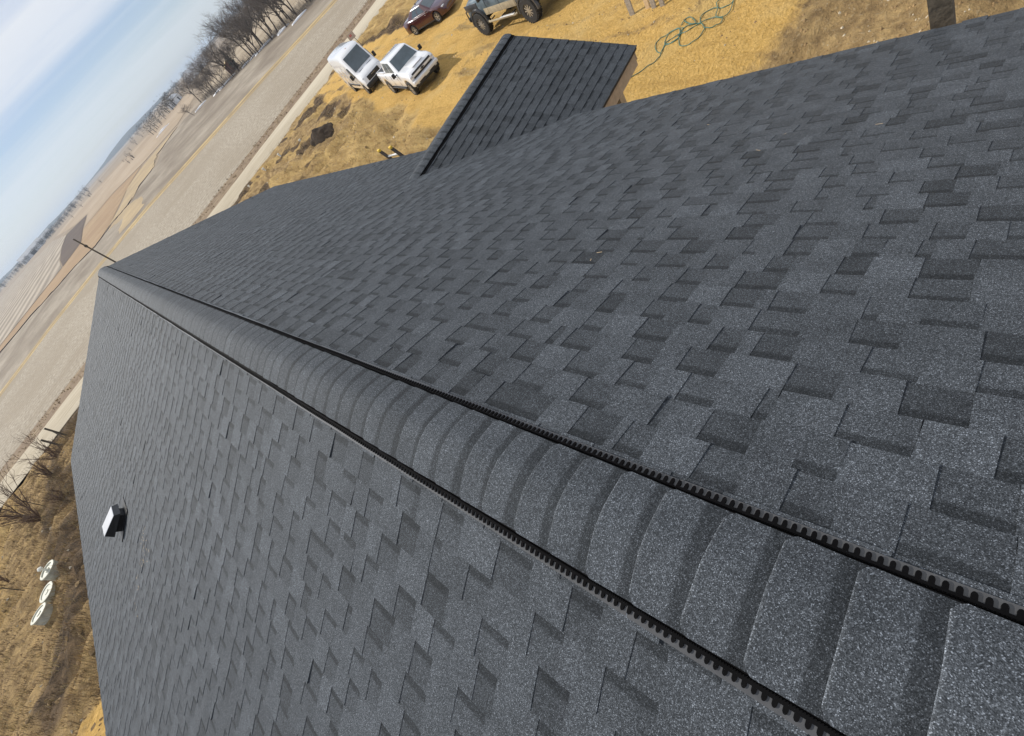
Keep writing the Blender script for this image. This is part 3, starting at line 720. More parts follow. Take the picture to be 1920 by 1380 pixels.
def wheel(par, x, y, r, w, rimmat, rim_r, spokes, chunky=False):
    s_ = 1 if y > 0 else -1
    Mx = Matrix.Translation((x, y, r)) @ Matrix.Rotation(-s_*math.pi/2, 4, 'X')
    m_ = MB().lathe([(rim_r*.97, -w/2), (r*.93, -w/2), (r*.985, -w*.40), (r, -w*.2), (r, w*.2), (r*.985, w*.40), (r*.93, w/2), (rim_r*1.02, w/2), (rim_r*.98, w*.42)], 28, Mx)
    if chunky:
        for k in range(30):
            t_ = 2*math.pi*k/30
            for zz in (-.36, .36):
                c = Mx @ Vector((r*1.0*math.cos(t_+(.1 if zz > 0 else 0)), r*math.sin(t_+(.1 if zz > 0 else 0)), zz*w)); m_.box(c, (.05, .07, .05), Matrix.Rotation(t_, 3, 'Y'))
    ty = m_.build('wheel', M['rubber'], par); smooth_by_angle(ty, 35)
    m_ = MB().lathe([(.001, w*.30), (rim_r*.30, w*.30), (rim_r*.90, w*.22), (rim_r*.90, w*.44), (rim_r*1.02, w*.47), (rim_r*1.02, w*.40)], 28, Mx)
    back = m_.build('rim', rimmat if not chunky else M['black_rim'], ty)
    m_ = MB().lathe([(.001, w*.18), (rim_r*.88, w*.20), (rim_r*.88, w*.235)], 24, Mx); m_.build('brake_shadow_disc', M['trim'], ty)
    m_ = MB()
    for k in range(spokes):
        t_ = 2*math.pi*k/spokes
        rot = Mx.to_3x3() @ Matrix.Rotation(t_, 3, 'Z')
        m_.box(Mx @ Vector((rim_r*.52*math.cos(t_), rim_r*.52*math.sin(t_), w*.38)), (rim_r*.86, rim_r*(.16 if spokes > 6 else .26), w*.12), rot)
    m_.lathe([(rim_r*.22, w*.30), (rim_r*.22, w*.46), (.01, w*.47)], 14, Mx)
    m_.build('spokes', rimmat if not chunky else M['alloy'], ty)
def bx(par, name, c, sz, mat, b=.015, rot=None):
    o = MB().bevbox(c, sz, min(b, min(sz)*.35), rot).build(name, mat, par); smooth_by_angle(o, 50); return o
def place(root, x, y, hx, hy, z=None, s=1.0):
    root.location = (x, y, (gz(x, y) if z is None else z)); root.rotation_euler = (0, 0, math.atan2(hy, hx)); root.scale = (s, s, s)

def pickup():
    t_ = tag(empty('pickup_truck'), 'white crew cab pickup truck with black grille parked nose towards the house', 'pickup truck')
    prof = [(-2.88, 1.06, .93, .98), (-2.80, 1.30, .985, 1.20), (-1.36, 1.30, 1.0, 1.20), (-1.30, 1.30, 1.0, 1.20), (1.15, 1.30, 1.0, 1.20), (1.30, 1.31, 1.0, 1.18), (2.2, 1.27, .99, 1.13), (2.62, 1.20, .965, 1.06), (2.76, 1.06, .93, .95)]
    b = body_mesh(prof, [(1.93, .42, .52), (-1.80, .42, .52)], .52).build('body', M['white_paint'], t_); smooth_by_angle(b, 40)
    cab = Cab(1.22, .42, -1.12, -1.30, 1.28, 1.93, .90, .74)
    c = cab.mesh(.06).build('cab', M['white_paint'], t_); smooth_by_angle(c, 40)
    cab.panel('front', .06, .94, .06, .90).build('windshield', M['glass'], t_)
    cab.panel('rear', .10, .90, .15, .85).build('rear_window', M['glass'], t_)
    for f in ('left', 'right'):
        u = lambda a, b_: (a, b_) if f == 'left' else (1-b_, 1-a)
        for a, b_ in ((.20, .50), (.53, .86)):
            q = u(a, b_); cab.panel(f, q[0], q[1], .10, .84).build('side_window', M['glass'], t_)
    # open bed: dark floor recess between rails
    bx(t_, 'bed_liner', (-2.08, 0, 1.335), (1.36, 1.60, .02), M['trim'], .004)
    for s_ in (-1, 1): bx(t_, 'bed_rail', (-2.08, s_*.89, 1.335), (1.5, .12, .07), M['white_paint'])
    bx(t_, 'tailgate', (-2.83, 0, 1.12), (.08, 1.70, .46), M['white_paint'])
    bx(t_, 'grille', (2.755, 0, .99), (.06, 1.44, .30), M['trim'])
    g2 = bx(t_, 'grille_bar', (2.79, 0, 1.00), (.05, 1.50, .085), M['white_paint'])
    for dz in (-.052, .052): bx(t_, 'grille_trim', (2.80, 0, 1.00+dz), (.035, 1.46, .018), M['chrome'], .005)
    e = MB(); e.box((2.825, 0, 1.0), (.02, .26, .05)).box((2.826, 0, 1.0), (.02, .09, .10)); e.build('emblem', M['trim'], t_)
    for s_ in (-1, 1):
        bx(t_, 'headlight', (2.70, s_*.80, 1.02), (.14, .24, .10), M['lamp'])
        bx(t_, 'lower_lamp', (2.72, s_*.78, .86), (.10, .20, .07), M['lamp'])
        bx(t_, 'fog_lamp', (2.905, s_*.70, .60), (.03, .14, .07), M['lamp'])
        mr_ = bx(t_, 'mirror', (1.02, s_*1.14, 1.33), (.14, .20, .24), M['trim'], .03)
        bx(t_, 'mirror_arm', (1.02, s_*.98, 1.27), (.07, .22, .05), M['trim'])
        for xx in (-.35, .62): bx(t_, 'door_handle', (xx-.05, s_*1.012, 1.06), (.20, .03, .04), M['white_paint'])
        for xx in (-1.18, -.28, .82): bx(t_, 'door_seam', (xx, s_*1.004, .92), (.012, .012, .60), M['trim'], .003)
        bx(t_, 'running_board', (.05, s_*.98, .47), (2.4, .12, .06), M['trim'])
    bx(t_, 'bumper', (2.84, 0, .72), (.22, 1.90, .20), M['white_paint'], .05)
    bx(t_, 'bumper_valance', (2.80, 0, .53), (.22, 1.80, .20), M['trim'], .04)
    bx(t_, 'licence_plate', (2.965, 0, .68), (.012, .34, .16), M['white_plastic'], .003)
    bx(t_, 'rear_bumper', (-2.93, 0, .62), (.16, 1.86, .18), M['chrome'], .03)
    for xx in (1.93, -1.80):
        for s_ in (-1, 1): wheel(t_, xx, s_*.87, .42, .28, M['alloy'], .27, 6)
    bx(t_, 'chassis', (0, 0, .52), (4.9, 1.2, .22), M['trim'])
    bx(t_, 'hood_ridge', (1.98, 0, 1.315), (1.2, .78, .03), M['white_paint'], .012, Matrix.Rotation(R(3.2), 3, 'Y'))
    return t_
place(pickup(), 18.80, 26.15, -.342, -.94)

def van():
    t_ = tag(empty('cargo_van'), 'white high roof cargo van parked by the road behind the white pickup', 'van')
    prof = [(-2.98, 2.50, .90, 2.05), (-2.90, 2.66, .98, 2.15), (.35, 2.70, .99, 2.15), (.95, 2.64, .985, 2.05), (1.18, 2.45, .975, 1.90), (1.95, 1.52, .985, 1.28), (2.10, 1.40, .985, 1.22), (2.62, 1.18, .94, 1.02), (2.82, .98, .86, .88)]
    b = body_mesh(prof, [(1.90, .37, .46), (-1.83, .37, .46)], .40, .05, .16).build('body', M['white_paint'], t_); smooth_by_angle(b, 48)
    # windscreen follows the raked front between x=1.95 and 1.18
    w0, w1 = Vector((1.985, 0, 1.535)), Vector((1.20, 0, 2.475)); nrm = Vector((.77, 0, .64)).normalized()
    m_ = MB(); P_ = [w0+Vector((0, -.80, 0)), w0+Vector((0, .80, 0)), w1+Vector((0, .76, 0)), w1+Vector((0, -.76, 0))]
    P_ = [p.lerp(w0.lerp(w1, .5), .04)+nrm*.03 for p in P_]; m_.add(P_+[p-nrm*.06 for p in P_], [(0, 1, 2, 3), (0, 4, 5, 1), (1, 5, 6, 2), (2, 6, 7, 3), (3, 7, 4, 0)])
    m_.build('windshield', M['glass'], t_)
    for s_ in (-1, 1):
        m_ = MB(); Q = [(1.90, 1.33), (.98, 1.33), (.98, 1.93), (1.28, 1.96)]
        yb = lambda z: s_*(.993-.02*(z-1.3))
        P_ = [Vector((x, yb(z), z)) for x, z in Q]; m_.add(P_+[p-Vector((0, s_*.03, 0)) for p in P_], [(0, 1, 2, 3), (0, 4, 5, 1), (1, 5, 6, 2), (2, 6, 7, 3), (3, 7, 4, 0)])
        m_.build('side_window', M['glass'], t_)
        bx(t_, 'mirror', (1.62, s_*1.17, 1.42), (.16, .20, .34), M['trim'], .04)
        bx(t_, 'mirror_arm', (1.62, s_*1.03, 1.32), (.08, .18, .06), M['trim'])
        bx(t_, 'headlight', (2.58, s_*.74, 1.02), (.24, .26, .22), M['lamp'], .05)
        bx(t_, 'side_moulding', (-.2, s_*1.0, .72), (3.0, .03, .10), M['trim'])
        for xx in (.90, -.35): bx(t_, 'door_seam', (xx, s_*.996, 1.35), (.012, .012, 1.5), M['trim'], .003)
        for xx in (-.15, -1.0, -1.9): bx(t_, 'panel_crease', (xx-.3, s_*.988, 1.62), (.62, .016, .42), M['white_paint'], .006)
        bx(t_, 'fog_lamp', (2.86, s_*.62, .56), (.04, .18, .08), M['lamp'])
        for yy in (.30,): bx(t_, 'wiper_vent', (2.13, s_*.38, 1.425), (.03, .42, .012), M['trim'], .003, Matrix.Rotation(R(25), 3, 'Y'))
    bx(t_, 'grille', (2.80, 0, .90), (.10, 1.10, .30), M['trim'], .03)
    e = MB(); e.box((2.86, 0, .96), (.02, .34, .06)); e.build('emblem', M['chrome'], t_)
    bx(t_, 'bumper', (2.78, 0, .56), (.24, 1.86, .32), M['trim'], .06)
    bx(t_, 'roof_marker', (.75, .0, 2.73), (.10, .05, .03), M['amber'])
    bx(t_, 'chassis', (0, 0, .40), (5.0, 1.2, .2), M['trim'])
    bx(t_, 'rear_bumper', (-3.0, 0, .52), (.12, 1.9, .18), M['trim'], .03)
    for xx in (1.90, -1.83):
        for s_ in (-1, 1): wheel(t_, xx, s_*.86, .36, .24, M['alloy'], .22, 5)
    return t_
place(van(), 21.5, 34.5, -.348, -.937)

def sedan():
    t_ = tag(empty('sedan_car'), 'dark maroon four door sedan parked beyond the white vehicles', 'car')
    prof = [(-2.30, .86, .76, .80), (-2.18, .98, .84, .88), (-1.55, 1.01, .90, .90), (-1.0, .98, .915, .90), (.85, .96, .915, .88), (1.3, .90, .91, .82), (1.9, .80, .88, .72), (2.2, .66, .80, .60), (2.33, .52, .66, .50)]
    b = body_mesh(prof, [(1.33, .33, .39), (-1.38, .33, .39)], .22, .03, .12).build('body', M['maroon'], t_); smooth_by_angle(b, 40)
    cab = Cab(1.05, .18, -.95, -1.75, .93, 1.44, .82, .60)
    c = cab.mesh(.07).build('cab', M['maroon'], t_); smooth_by_angle(c, 45)
    cab.panel('front', .07, .93, .08, .92).build('windshield', M['glass'], t_)
    cab.panel('rear', .08, .92, .12, .90).build('rear_window', M['glass'], t_)
    for f in ('left', 'right'):
        for a, b_ in ((.20, .47), (.50, .76)):
            q = (a, b_) if f == 'left' else (1-b_, 1-a); cab.panel(f, q[0], q[1], .12, .84).build('side_window', M['glass'], t_)
    for s_ in (-1, 1):
        bx(t_, 'headlight', (2.02, s_*.66, .67), (.34, .26, .10), M['lamp'], .04)
        bx(t_, 'tail_light', (-2.20, s_*.64, .84), (.16, .32, .12), M['red'], .03)
        bx(t_, 'mirror', (.78, s_*1.0, .98), (.14, .18, .12), M['maroon'], .04)
        bx(t_, 'window_trim', (-.30, s_*.84, .955), (2.2, .02, .02), M['chrome'], .005)
        for xx in (-.25, .72): bx(t_, 'door_seam', (xx, s_*.917, .62), (.012, .012, .50), M['trim'], .003)
        for xx in (-.55, .45): bx(t_, 'door_handle', (xx, s_*.925, .80), (.16, .03, .03), M['maroon'])
        bx(t_, 'rocker', (0, s_*.88, .25), (2.0, .06, .09), M['trim'])
    bx(t_, 'grille', (2.27, 0, .50), (.10, .9, .16), M['trim'], .03)
    bx(t_, 'bumper', (2.26, 0, .34), (.16, 1.4, .14), M['maroon'], .05)
    bx(t_, 'roof_antenna', (-.75, 0, 1.47), (.14, .04, .06), M['trim'], .015)
    bx(t_, 'chassis', (0, 0, .26), (3.8, 1.2, .16), M['trim'])
    for xx in (1.33, -1.38):
        for s_ in (-1, 1): wheel(t_, xx, s_*.80, .33, .21, M['alloy'], .22, 5)
    return t_
place(sedan(), 26.45, 30.5, .06, -.998, s=.97)

def lifted():
    t_ = tag(empty('pickup_truck'), 'muddy lifted dark pickup truck with big off-road tyres and black bumper bar', 'pickup truck')
    up_ = .30
    prof = [(-3.0, 1.25, .93, 1.1), (-2.9, 1.40+up_, 1.0, 1.25+up_), (-1.3, 1.40+up_, 1.0, 1.25+up_), (1.3, 1.40+up_, 1.0, 1.25+up_), (2.5, 1.34+up_, .99, 1.18+up_), (2.86, 1.2+up_, .95, 1.05+up_), (2.92, .95+up_, .93, .9+up_)]
    b = body_mesh(prof, [(2.05, .56, .64), (-2.05, .56, .64)], .86).build('body', M['camo_blue'], t_); smooth_by_angle(b, 40)
    cab = Cab(1.30, .52, -1.2, -1.38, 1.38+up_, 2.02+up_, .90, .74)
    c = cab.mesh(.06).build('cab', M['dark_paint'], t_); smooth_by_angle(c, 40)
    cab.panel('front', .06, .94, .06, .9).build('windshield', M['glass'], t_); cab.panel('rear', .1, .9, .15, .85).build('rear_window', M['glass'], t_)
    for f in ('left', 'right'):
        for a, b_ in ((.18, .50), (.53, .88)):
            q = (a, b_) if f == 'left' else (1-b_, 1-a); cab.panel(f, q[0], q[1], .1, .84).build('side_window', M['glass'], t_)
    for s_ in (-1, 1):
        bx(t_, 'mud_splash', (.0, s_*1.006, 1.02), (2.66, .012, .30), M['mud'], .004)
        bx(t_, 'front_fender', (2.30, s_*1.0, 1.38), (1.15, .03, .30), M['dark_paint'], .01)
        for xx in (.98, -.12, -1.26): bx(t_, 'door_seam', (xx, s_*1.008, 1.2), (.014, .014, .66), M['trim'], .003)
        # fender flares as bent bands
        for xc in (2.05, -2.05):
            m_ = MB(); K = 12
            for k in range(K+1):
                a = math.pi*(k/K)*1.04-.06
                for rr, yy in ((.63, .98), (.74, .98), (.72, 1.10), (.63, 1.10)):
                    m_.v.append((xc+rr*math.cos(a), s_*yy, .56+rr*math.sin(a)))
            for k in range(K):
                for j in range(4): m_.f.append((k*4+j, k*4+(j+1) % 4, k*4+4+(j+1) % 4, k*4+4+j))
            o = m_.build('fender_flare', M['dark_paint'], t_); smooth_by_angle(o, 40)
        # side step on brackets
        m_ = MB().tube([(1.22, s_*1.10, .62), (1.12, s_*1.14, .60), (-1.12, s_*1.14, .60), (-1.24, s_*1.10, .62)], .05, 8); m_.build('side_step', M['mud'], t_)
        bx(t_, 'step_plate', (-.45, s_*1.14, .655), (1.2, .13, .02), M['alu'])
        for xx in (.9, 0, -.9): bx(t_, 'step_bracket', (xx, s_*1.0, .68), (.06, .26, .05), M['trim'])
        bx(t_, 'headlight', (2.86, s_*.74, 1.32), (.12, .30, .18), M['lamp'], .03)
        bx(t_, 'mirror', (1.05, s_*1.16, 1.74), (.16, .22, .28), M['trim'], .03)
        bx(t_, 'tail_light', (-2.96, s_*.90, 1.45), (.06, .14, .34), M['red'])
    m_ = MB().tube([(2.95, -.95, .80), (3.16, -.80, .78), (3.20, 0, .78), (3.16, .80, .78), (2.95, .95, .80)], .07, 8)
    m_.tube([(3.18, -.5, .80), (3.24, -.45, 1.25), (3.24, .45, 1.25), (3.18, .5, .80)], .04, 8)
    m_.tube([(3.05, -.98, .82), (3.10, -.92, 1.2), (3.22, -.5, 1.24)], .035, 6); m_.tube([(3.05, .98, .82), (3.10, .92, 1.2), (3.22, .5, 1.24)], .035, 6)
    m_.build('bumper_bar', M['trim'], t_)
    bx(t_, 'bumper', (3.06, 0, .82), (.18, 1.96, .22), M['black_rim'], .05)
    bx(t_, 'chassis', (0, 0, .82), (5.4, .9, .24), M['trim'])
    for xx in (2.05, -2.05):
        m_ = MB().tube([(xx, -.8, .56), (xx, .8, .56)], .09, 8); m_.build('axle', M['trim'], t_)
        for s_ in (-1, 1): wheel(t_, xx, s_*.95, .56, .36, M['black_rim'], .30, 10, True)
    for s_ in (-1, 1): bx(t_, 'bed_rail', (-2.1, s_*.90, 1.735), (1.6, .12, .07), M['dark_paint'])
    bx(t_, 'bed_liner', (-2.1, 0, 1.735), (1.5, 1.6, .02), M['trim'], .004)
    return t_
place(lifted(), 21.0, 18.4, .237, .971)

# ------------------------------------------------------------------ small things in the yard
def plank(name, x, y, w, th, h, lean, rz, mat, label, cat, group=None, z=None):
    z = gz(x, y)-.03 if z is None else z; rot = Matrix.Rotation(rz, 3, 'Z')
    m_ = MB(); n_ = 6
    for i in range(n_+1):
        f = i/n_; c = Vector((lean[0]*f*h, lean[1]*f*h, f*h))
        for a, b in ((-1, -1), (1, -1), (1, 1), (-1, 1)):
            m_.v.append(tuple(c+rot @ Vector((a*w/2*(1+.02*math.sin(f*9)), b*th/2, 0))))
    for i in range(n_):
        for k in range(4): m_.f.append((i*4+k, i*4+(k+1) % 4, i*4+4+(k+1) % 4, i*4+4+k))
    m_.f.append((3, 2, 1, 0)); m_.f.append(tuple(n_*4+k for k in range(4)))
    o = m_.build(name, mat); o.location = (x, y, z); return tag(o, label, cat, group)
fa = R(84)
plank('wooden_board', 17.00, 10.45, .20, .05, 2.4, (.0, .03), fa, M['grey_wood'], 'grey upright board standing apart, nearest the muddy lifted truck', 'board', 'boards standing in the sand')
plank('wooden_board', 16.98, 9.80, .16, .05, 2.4, (.0, .03), fa, M['tan_wood'], 'pale yellow upright board among the grey ones in the sand', 'board', 'boards standing in the sand')
plank('wooden_board', 16.82, 9.50, .17, .05, 2.4, (.0, .03), fa, M['grey_wood'], 'grey upright board touching the pale yellow one', 'board', 'boards standing in the sand')
plank('wooden_board', 16.72, 9.14, .15, .05, 2.4, (.0, .03), fa, M['grey_wood'], 'grey upright board nearest the green hose', 'board', 'boards standing in the sand')
plank('timber_post', 5.42, -.20, .155, .155, 5.7, (-.012, .172), R(6), M['old_wood'], 'dark weathered square timber leaning up past the eave', 'post')

def catmull(P_, n=6):
    P_ = [Vector(p) for p in P_]; out_ = []
    for i in range(len(P_)-1):
        a, b, c, d = P_[max(i-1, 0)], P_[i], P_[i+1], P_[min(i+2, len(P_)-1)]
        for k in range(n):
            t_ = k/n; out_.append(.5*((2*b)+(c-a)*t_+(2*a-5*b+4*c-d)*t_*t_+(3*b-a-3*c+d)*t_**3))
    return out_+[P_[-1]]
H1 = [(11.2, 10.4), (12.3, 9.5), (13.0, 8.75), (13.38, 8.39), (13.54, 8.21), (13.77, 8.13), (14.0, 8.13), (14.23, 8.14), (14.36, 8.08), (14.33, 7.85), (14.46, 7.7), (14.88, 7.83), (14.92, 8.13), (14.65, 8.22), (14.38, 8.13), (14.33, 7.93), (14.46, 7.7), (14.78, 7.66), (14.89, 7.89), (14.87, 8.28), (14.8, 8.48), (14.6, 8.55), (14.26, 8.4), (14.01, 8.15), (14.38, 8.15), (14.54, 7.98), (14.58, 7.72), (14.57, 7.45), (14.71, 7.3), (14.81, 7.16), (15.12, 7.25), (15.39, 7.19), (15.45, 6.93), (15.34, 6.65), (15.37, 6.46), (15.5, 6.36), (15.67, 6.37), (16.2, 6.6), (16.8, 6.4)]
H2 = [(14.97, 7.79), (15.24, 7.75), (15.22, 7.58), (15.03, 7.39), (14.84, 7.31), (14.83, 7.44), (15.08, 7.69), (15.12, 7.73), (14.87, 7.48), (14.81, 7.16), (14.56, 6.94), (14.32, 6.89), (14.04, 7.0), (13.95, 7.22), (14.03, 7.49), (14.32, 7.64), (14.72, 7.69), (14.82, 7.3), (14.83, 7.13), (14.97, 6.94), (14.94, 6.71), (14.8, 6.49), (14.59, 6.47), (14.5, 6.59), (14.46, 6.77), (14.55, 6.93)]
H3 = [(16.4, 6.9), (15.85, 6.84), (15.64, 6.93), (15.34, 6.8), (15.02, 6.75), (14.84, 6.51), (15.0, 6.34), (15.33, 6.36), (15.61, 6.4)]
m_ = MB()
for k, H_ in enumerate((H1, H2, H3)):
    m_.tube([(p.x, p.y, gz(p.x, p.y)+.016+.012*k+.01*math.sin(i*.7)) for i, p in enumerate(catmull([(a, b, 0) for a, b in H_]))], .0125, 6)
tag(m_.build('garden_hose', M['hose'], smooth=True), 'thin green hose lying tangled in loops on the sand', 'hose')

# ladder whose two capped rails and top rung show above the eave
lad = tag(empty('extension_ladder', (6.35, 9.46, -6.6)), 'extension ladder with yellow capped rails leaning on the eave', 'ladder')
dl = Vector((5.05-6.35, 0, 4.80)); 
for yy in (-.24, .24):
    a = Vector((0, yy, 0)); m_ = MB()
    for i, p in enumerate((a, a+dl*.985)):
        for sx, sy in ((-1, -1), (1, -1), (1, 1), (-1, 1)): m_.v.append(tuple(p+Vector((sx*.022, sy*.045, 0))))
    m_.f += [(k, (k+1) % 4, 4+(k+1) % 4, 4+k) for k in range(4)]+[(3, 2, 1, 0), (4, 5, 6, 7)]
    r_ = m_.build('rail', M['ladder'], lad)
    bx(r_, 'rail_cap', a+dl*.99, (.05, .095, .06), M['yellow'], .01)
for k in range(15):
    p = dl*(.0565+.0635*k); MB().tube([p+Vector((0, -.23, 0)), p+Vector((0, .23, 0))], .022, 8).build('rung', M['alu'], lad)

# white roadside marker stakes
def stake(x, y, lab, rz):
    t_ = tag(empty('marker_stake', (x, y, gz(x, y)), rz), lab, 'stake', 'white plastic stakes along the ditch')
    MB().bevbox((0, 0, .16), (.11, .11, .36), .02).build('post', M['white_plastic'], t_)
    MB().bevbox((0, .15, .22), (.07, .07, .20), .015).build('prong', M['white_plastic'], t_)
    MB().bevbox((0, .06, .27), (.09, .26, .07), .015).build('crosspiece', M['white_plastic'], t_)
stake(17.7, 43.2, 'white plastic stake nearest the dark heap of soil', .3)
stake(16.6, 46.6, 'white plastic stake second from the dark heap of soil', .1)
stake(14.9, 47.5, 'white plastic stake third from the dark heap of soil', .5)
stake(13.4, 49.9, 'white plastic stake at the edge of the pale road', .2)
# heap of dark soil
m_ = MB(); K = 22; nr_ = 7
for i in range(nr_+1):
    f = i/nr_
    for k in range(K):
        a = 2*math.pi*k/K; r_ = f*(1.5+.6*math.cos(a-.5)+.35*fbm(math.cos(a), math.sin(a), 3))
        x, y = 16.3+r_*math.cos(a)*.8, 36.8+r_*math.sin(a)*1.15
        m_.v.append((x, y, gz(x, y)+.75*(1-f)**1.1+(.12*fbm(x*2, y*2, 1) if f < .99 else -.08)))
for i in range(nr_):
    for k in range(K): m_.f.append((i*K+k, (i+1)*K+k, (i+1)*K+(k+1) % K, i*K+(k+1) % K))
tag(m_.build('soil_heap', ground_mat('dark_topsoil', (.035, .027, .021), (.075, .056, .04), 3, bump=.6)), 'small heap of dark topsoil in the dry grass', 'soil heap')
# sign on a leaning post by the drive
sg = tag(empty('roadside_sign', (31.3, 46.9, gz(31.3, 46.9)), math.atan2(-31, 47)), 'small pale sign with red print on a leaning post behind the van', 'sign')
MB().tube([(0, 0, -.1), (-.25, .05, 1.3)], .03, 6).build('post', M['old_wood'], sg)
MB().bevbox((-.32, .0, 1.15), (.75, .02, .55), .006).build('panel', simple('pale_sign_panel', (.5, .42, .36), .6), sg)
m_ = MB().box((-.42, -.013, 1.20), (.09, .004, .18)).box((-.29, -.013, 1.20), (.09, .004, .18)); m_.build('red_print', M['red'], sg)
# three white tubs on the bank
def tub(x, y, lab, knob, tilt, h=.42, s=.40):
    t_ = tag(empty('white_tub', (x, y, gz(x, y)-.08)), lab, 'tub', 'white tubs on the bank'); t_.rotation_euler = (tilt, tilt*.5, x)
    o = MB().lathe([(s*.98, -.1), (s, 0), (s*1.03, h*.9)], 24).build('tub_wall', M['tub_side'], t_); smooth_by_angle(o, 40)
    o = MB().lathe([(s*1.03, h*.86), (s*1.09, h*.88), (s*1.09, h), (s*.96, h*1.03), (s*.84, h*1.03), (s*.78, h*.93), (s*.30, h*.93), (s*.26, h*1.0), (.01, h*1.0)], 24).build('lid', M['tub'], t_); smooth_by_angle(o, 30)
    if knob:
        o = MB().lathe([(.05, h), (.05, h+.16), (.10, h+.18), (.11, h+.26), (.05, h+.32), (.005, h+.33)], 12).build('knob', M['white_plastic'], t_); smooth_by_angle(o, 50)
tub(-12.85, 27.0, 'white round tub with a knob on its lid, farthest of the three', True, .04, .52)
tub(-13.35, 26.1, 'white round tub in the middle of the three', False, .07, .34)
tub(-13.85, 25.2, 'white round tub without a knob, nearest of the three', False, -.05, .44)

# fence along the left boundary
fx = [(-12.3, 47.5, 1.25, .07), (-12.75, 46.3, 1.15, .065)]
f0 = tag(empty('wooden_fence_post', (-12.3, 47.4, -7.0)), 'wooden corner fence post with a slanting brace', 'fence post')
MB().tube([(0, 0, -.2), (.02, 0, 1.55)], .075, 8).build('post', M['old_wood'], f0)
MB().tube([(-.05, -.9, .1), (.02, 0, 1.2)], .035, 6).build('brace', M['old_wood'], f0)
f1 = MB().tube([(0, 0, -.2), (-.05, .1, 1.4)], .08, 8).build('wooden_fence_post', M['old_wood']); f1.location = (-12.8, 46.2, -6.95)
tag(f1, 'plain wooden fence post without a brace, beside the corner post', 'fence post')
TP = [(-14.0, 42.6, 'thin steel fence post nearest the wooden corner posts'), (-14.5, 38.6, 'thin steel fence post between the red bare shrub and the big shrub'), (-16.0, 31.2, 'thin steel fence post left of the white tubs'), (-16.9, 27.4, 'thin steel fence post at the frame edge below the white tubs')]
for x, y, l in TP:
    o = MB().tube([(0, 0, -.2), (.03, 0, 1.15)], .022, 5).build('steel_fence_post', M['trim']); o.location = (x, y, gz(x, y)); tag(o, l, 'fence post', 'steel fence posts')

# ------------------------------------------------------------------ bare trees and shrubs
def bare_tree(rg, H_, spread, levels=5, trunk_r=.16, n_main=5, twig_r=.028):
    tr, tw = MB(), MB()
    def grow(p, d, L_, r_, lv):
        n_ = 3; pts = [p]; q = p; dd = d
        for i in range(n_):
            dd = (dd+Vector((rg.gauss(0, .13), rg.gauss(0, .13), rg.gauss(.03, .08)))).normalized(); q = q+dd*L_/n_; pts.append(q)
        rr = [r_*(1-.45*i/n_) for i in range(n_+1)]
        (tr if lv < 2 else tw).tube(pts, rr, 6 if lv == 0 else (4 if lv == 1 else 3), False)
        if lv >= levels: return
        nb = {0: n_main, 1: 5, 2: 5, 3: 4}.get(lv, 3)
        for k in range(nb):
            f = rg.uniform(.35, 1) if lv else rg.uniform(.38, 1); i = min(n_-1, int(f*n_)); base = pts[i].lerp(pts[i+1], f*n_-i)
            ax = Vector((rg.gauss(0, 1), rg.gauss(0, 1), rg.gauss(.25, .5))).normalized()
            nd = (dd*(.75 if lv else .8)+ax*spread).normalized()
            if nd.z < -.15: nd.z *= -.4
            grow(base, nd, L_*rg.uniform(.5, .78), max(twig_r*.55, r_*(.45 if lv else .5)), lv+1)
    grow(Vector((0, 0, -.2)), Vector((rg.gauss(0, .06), rg.gauss(0, .06), 1)).normalized(), H_*.52, trunk_r, 0)
    return tr, tw
protos = []
for k in range(6):
    rg = random.Random(40+k); tr, tw = bare_tree(rg, 11.5, .78 if k % 3 else .6, 4, .17, 7)
    root = empty('bare_tree'); a = tr.build('trunk', M['bark'], root); b = tw.build('crown', M['twig'], root); protos.append(root)
rt_ = random.Random(5)
row = []
path = [(104, 100), (92, 108), (84, 116), (78, 126), (75, 138), (73.5, 152), (70, 163), (66, 172), (66, 184), (70, 205), (74, 222)]
for i in range(len(path)-1):
    a, b = Vector(path[i]), Vector(path[i+1])
    for j in range(3):
        q = a.lerp(b, (j+rt_.uniform(.1, .9))/3); row.append((q.x+rt_.uniform(-1, 4), q.y+rt_.uniform(-2, 2), rt_.uniform(.75, 1.12)*(1 if i < 6 else .72)))
for x, y in ((88, 128), (84, 142), (83, 158), (82, 170), (90, 118), (97, 112), (86, 150), (80, 135), (95, 130), (88, 166), (79, 147), (77, 157), (81, 163), (85, 135), (92, 122), (99, 106), (83, 120), (78, 168), (75, 180), (90, 140)): row.append((x, y, rt_.uniform(.8, 1.15)))
row.sort(key=lambda q: math.atan2(q[1], q[0]))
used = 0
for i, (x, y, s_) in enumerate(row):
    p = protos[i % 6]
    r_ = p if i < 6 else copy_tree(p)
    r_.location = (x, y, terr(x, y)); r_.rotation_euler = (0, 0, rt_.uniform(0, 6.2)); r_.scale = (s_*1.25, s_*1.25, s_*1.1)
    tag(r_, 'leafless grey tree in the belt of bare trees beyond the far field', 'tree', 'bare trees in the belt beyond the field')
lt = copy_tree(protos[1]); lt.location = (61, 198, terr(61, 198)); lt.scale = (.52, .52, .42); tag(lt, 'small lone leafless tree standing in the open field', 'tree'); del lt['group']
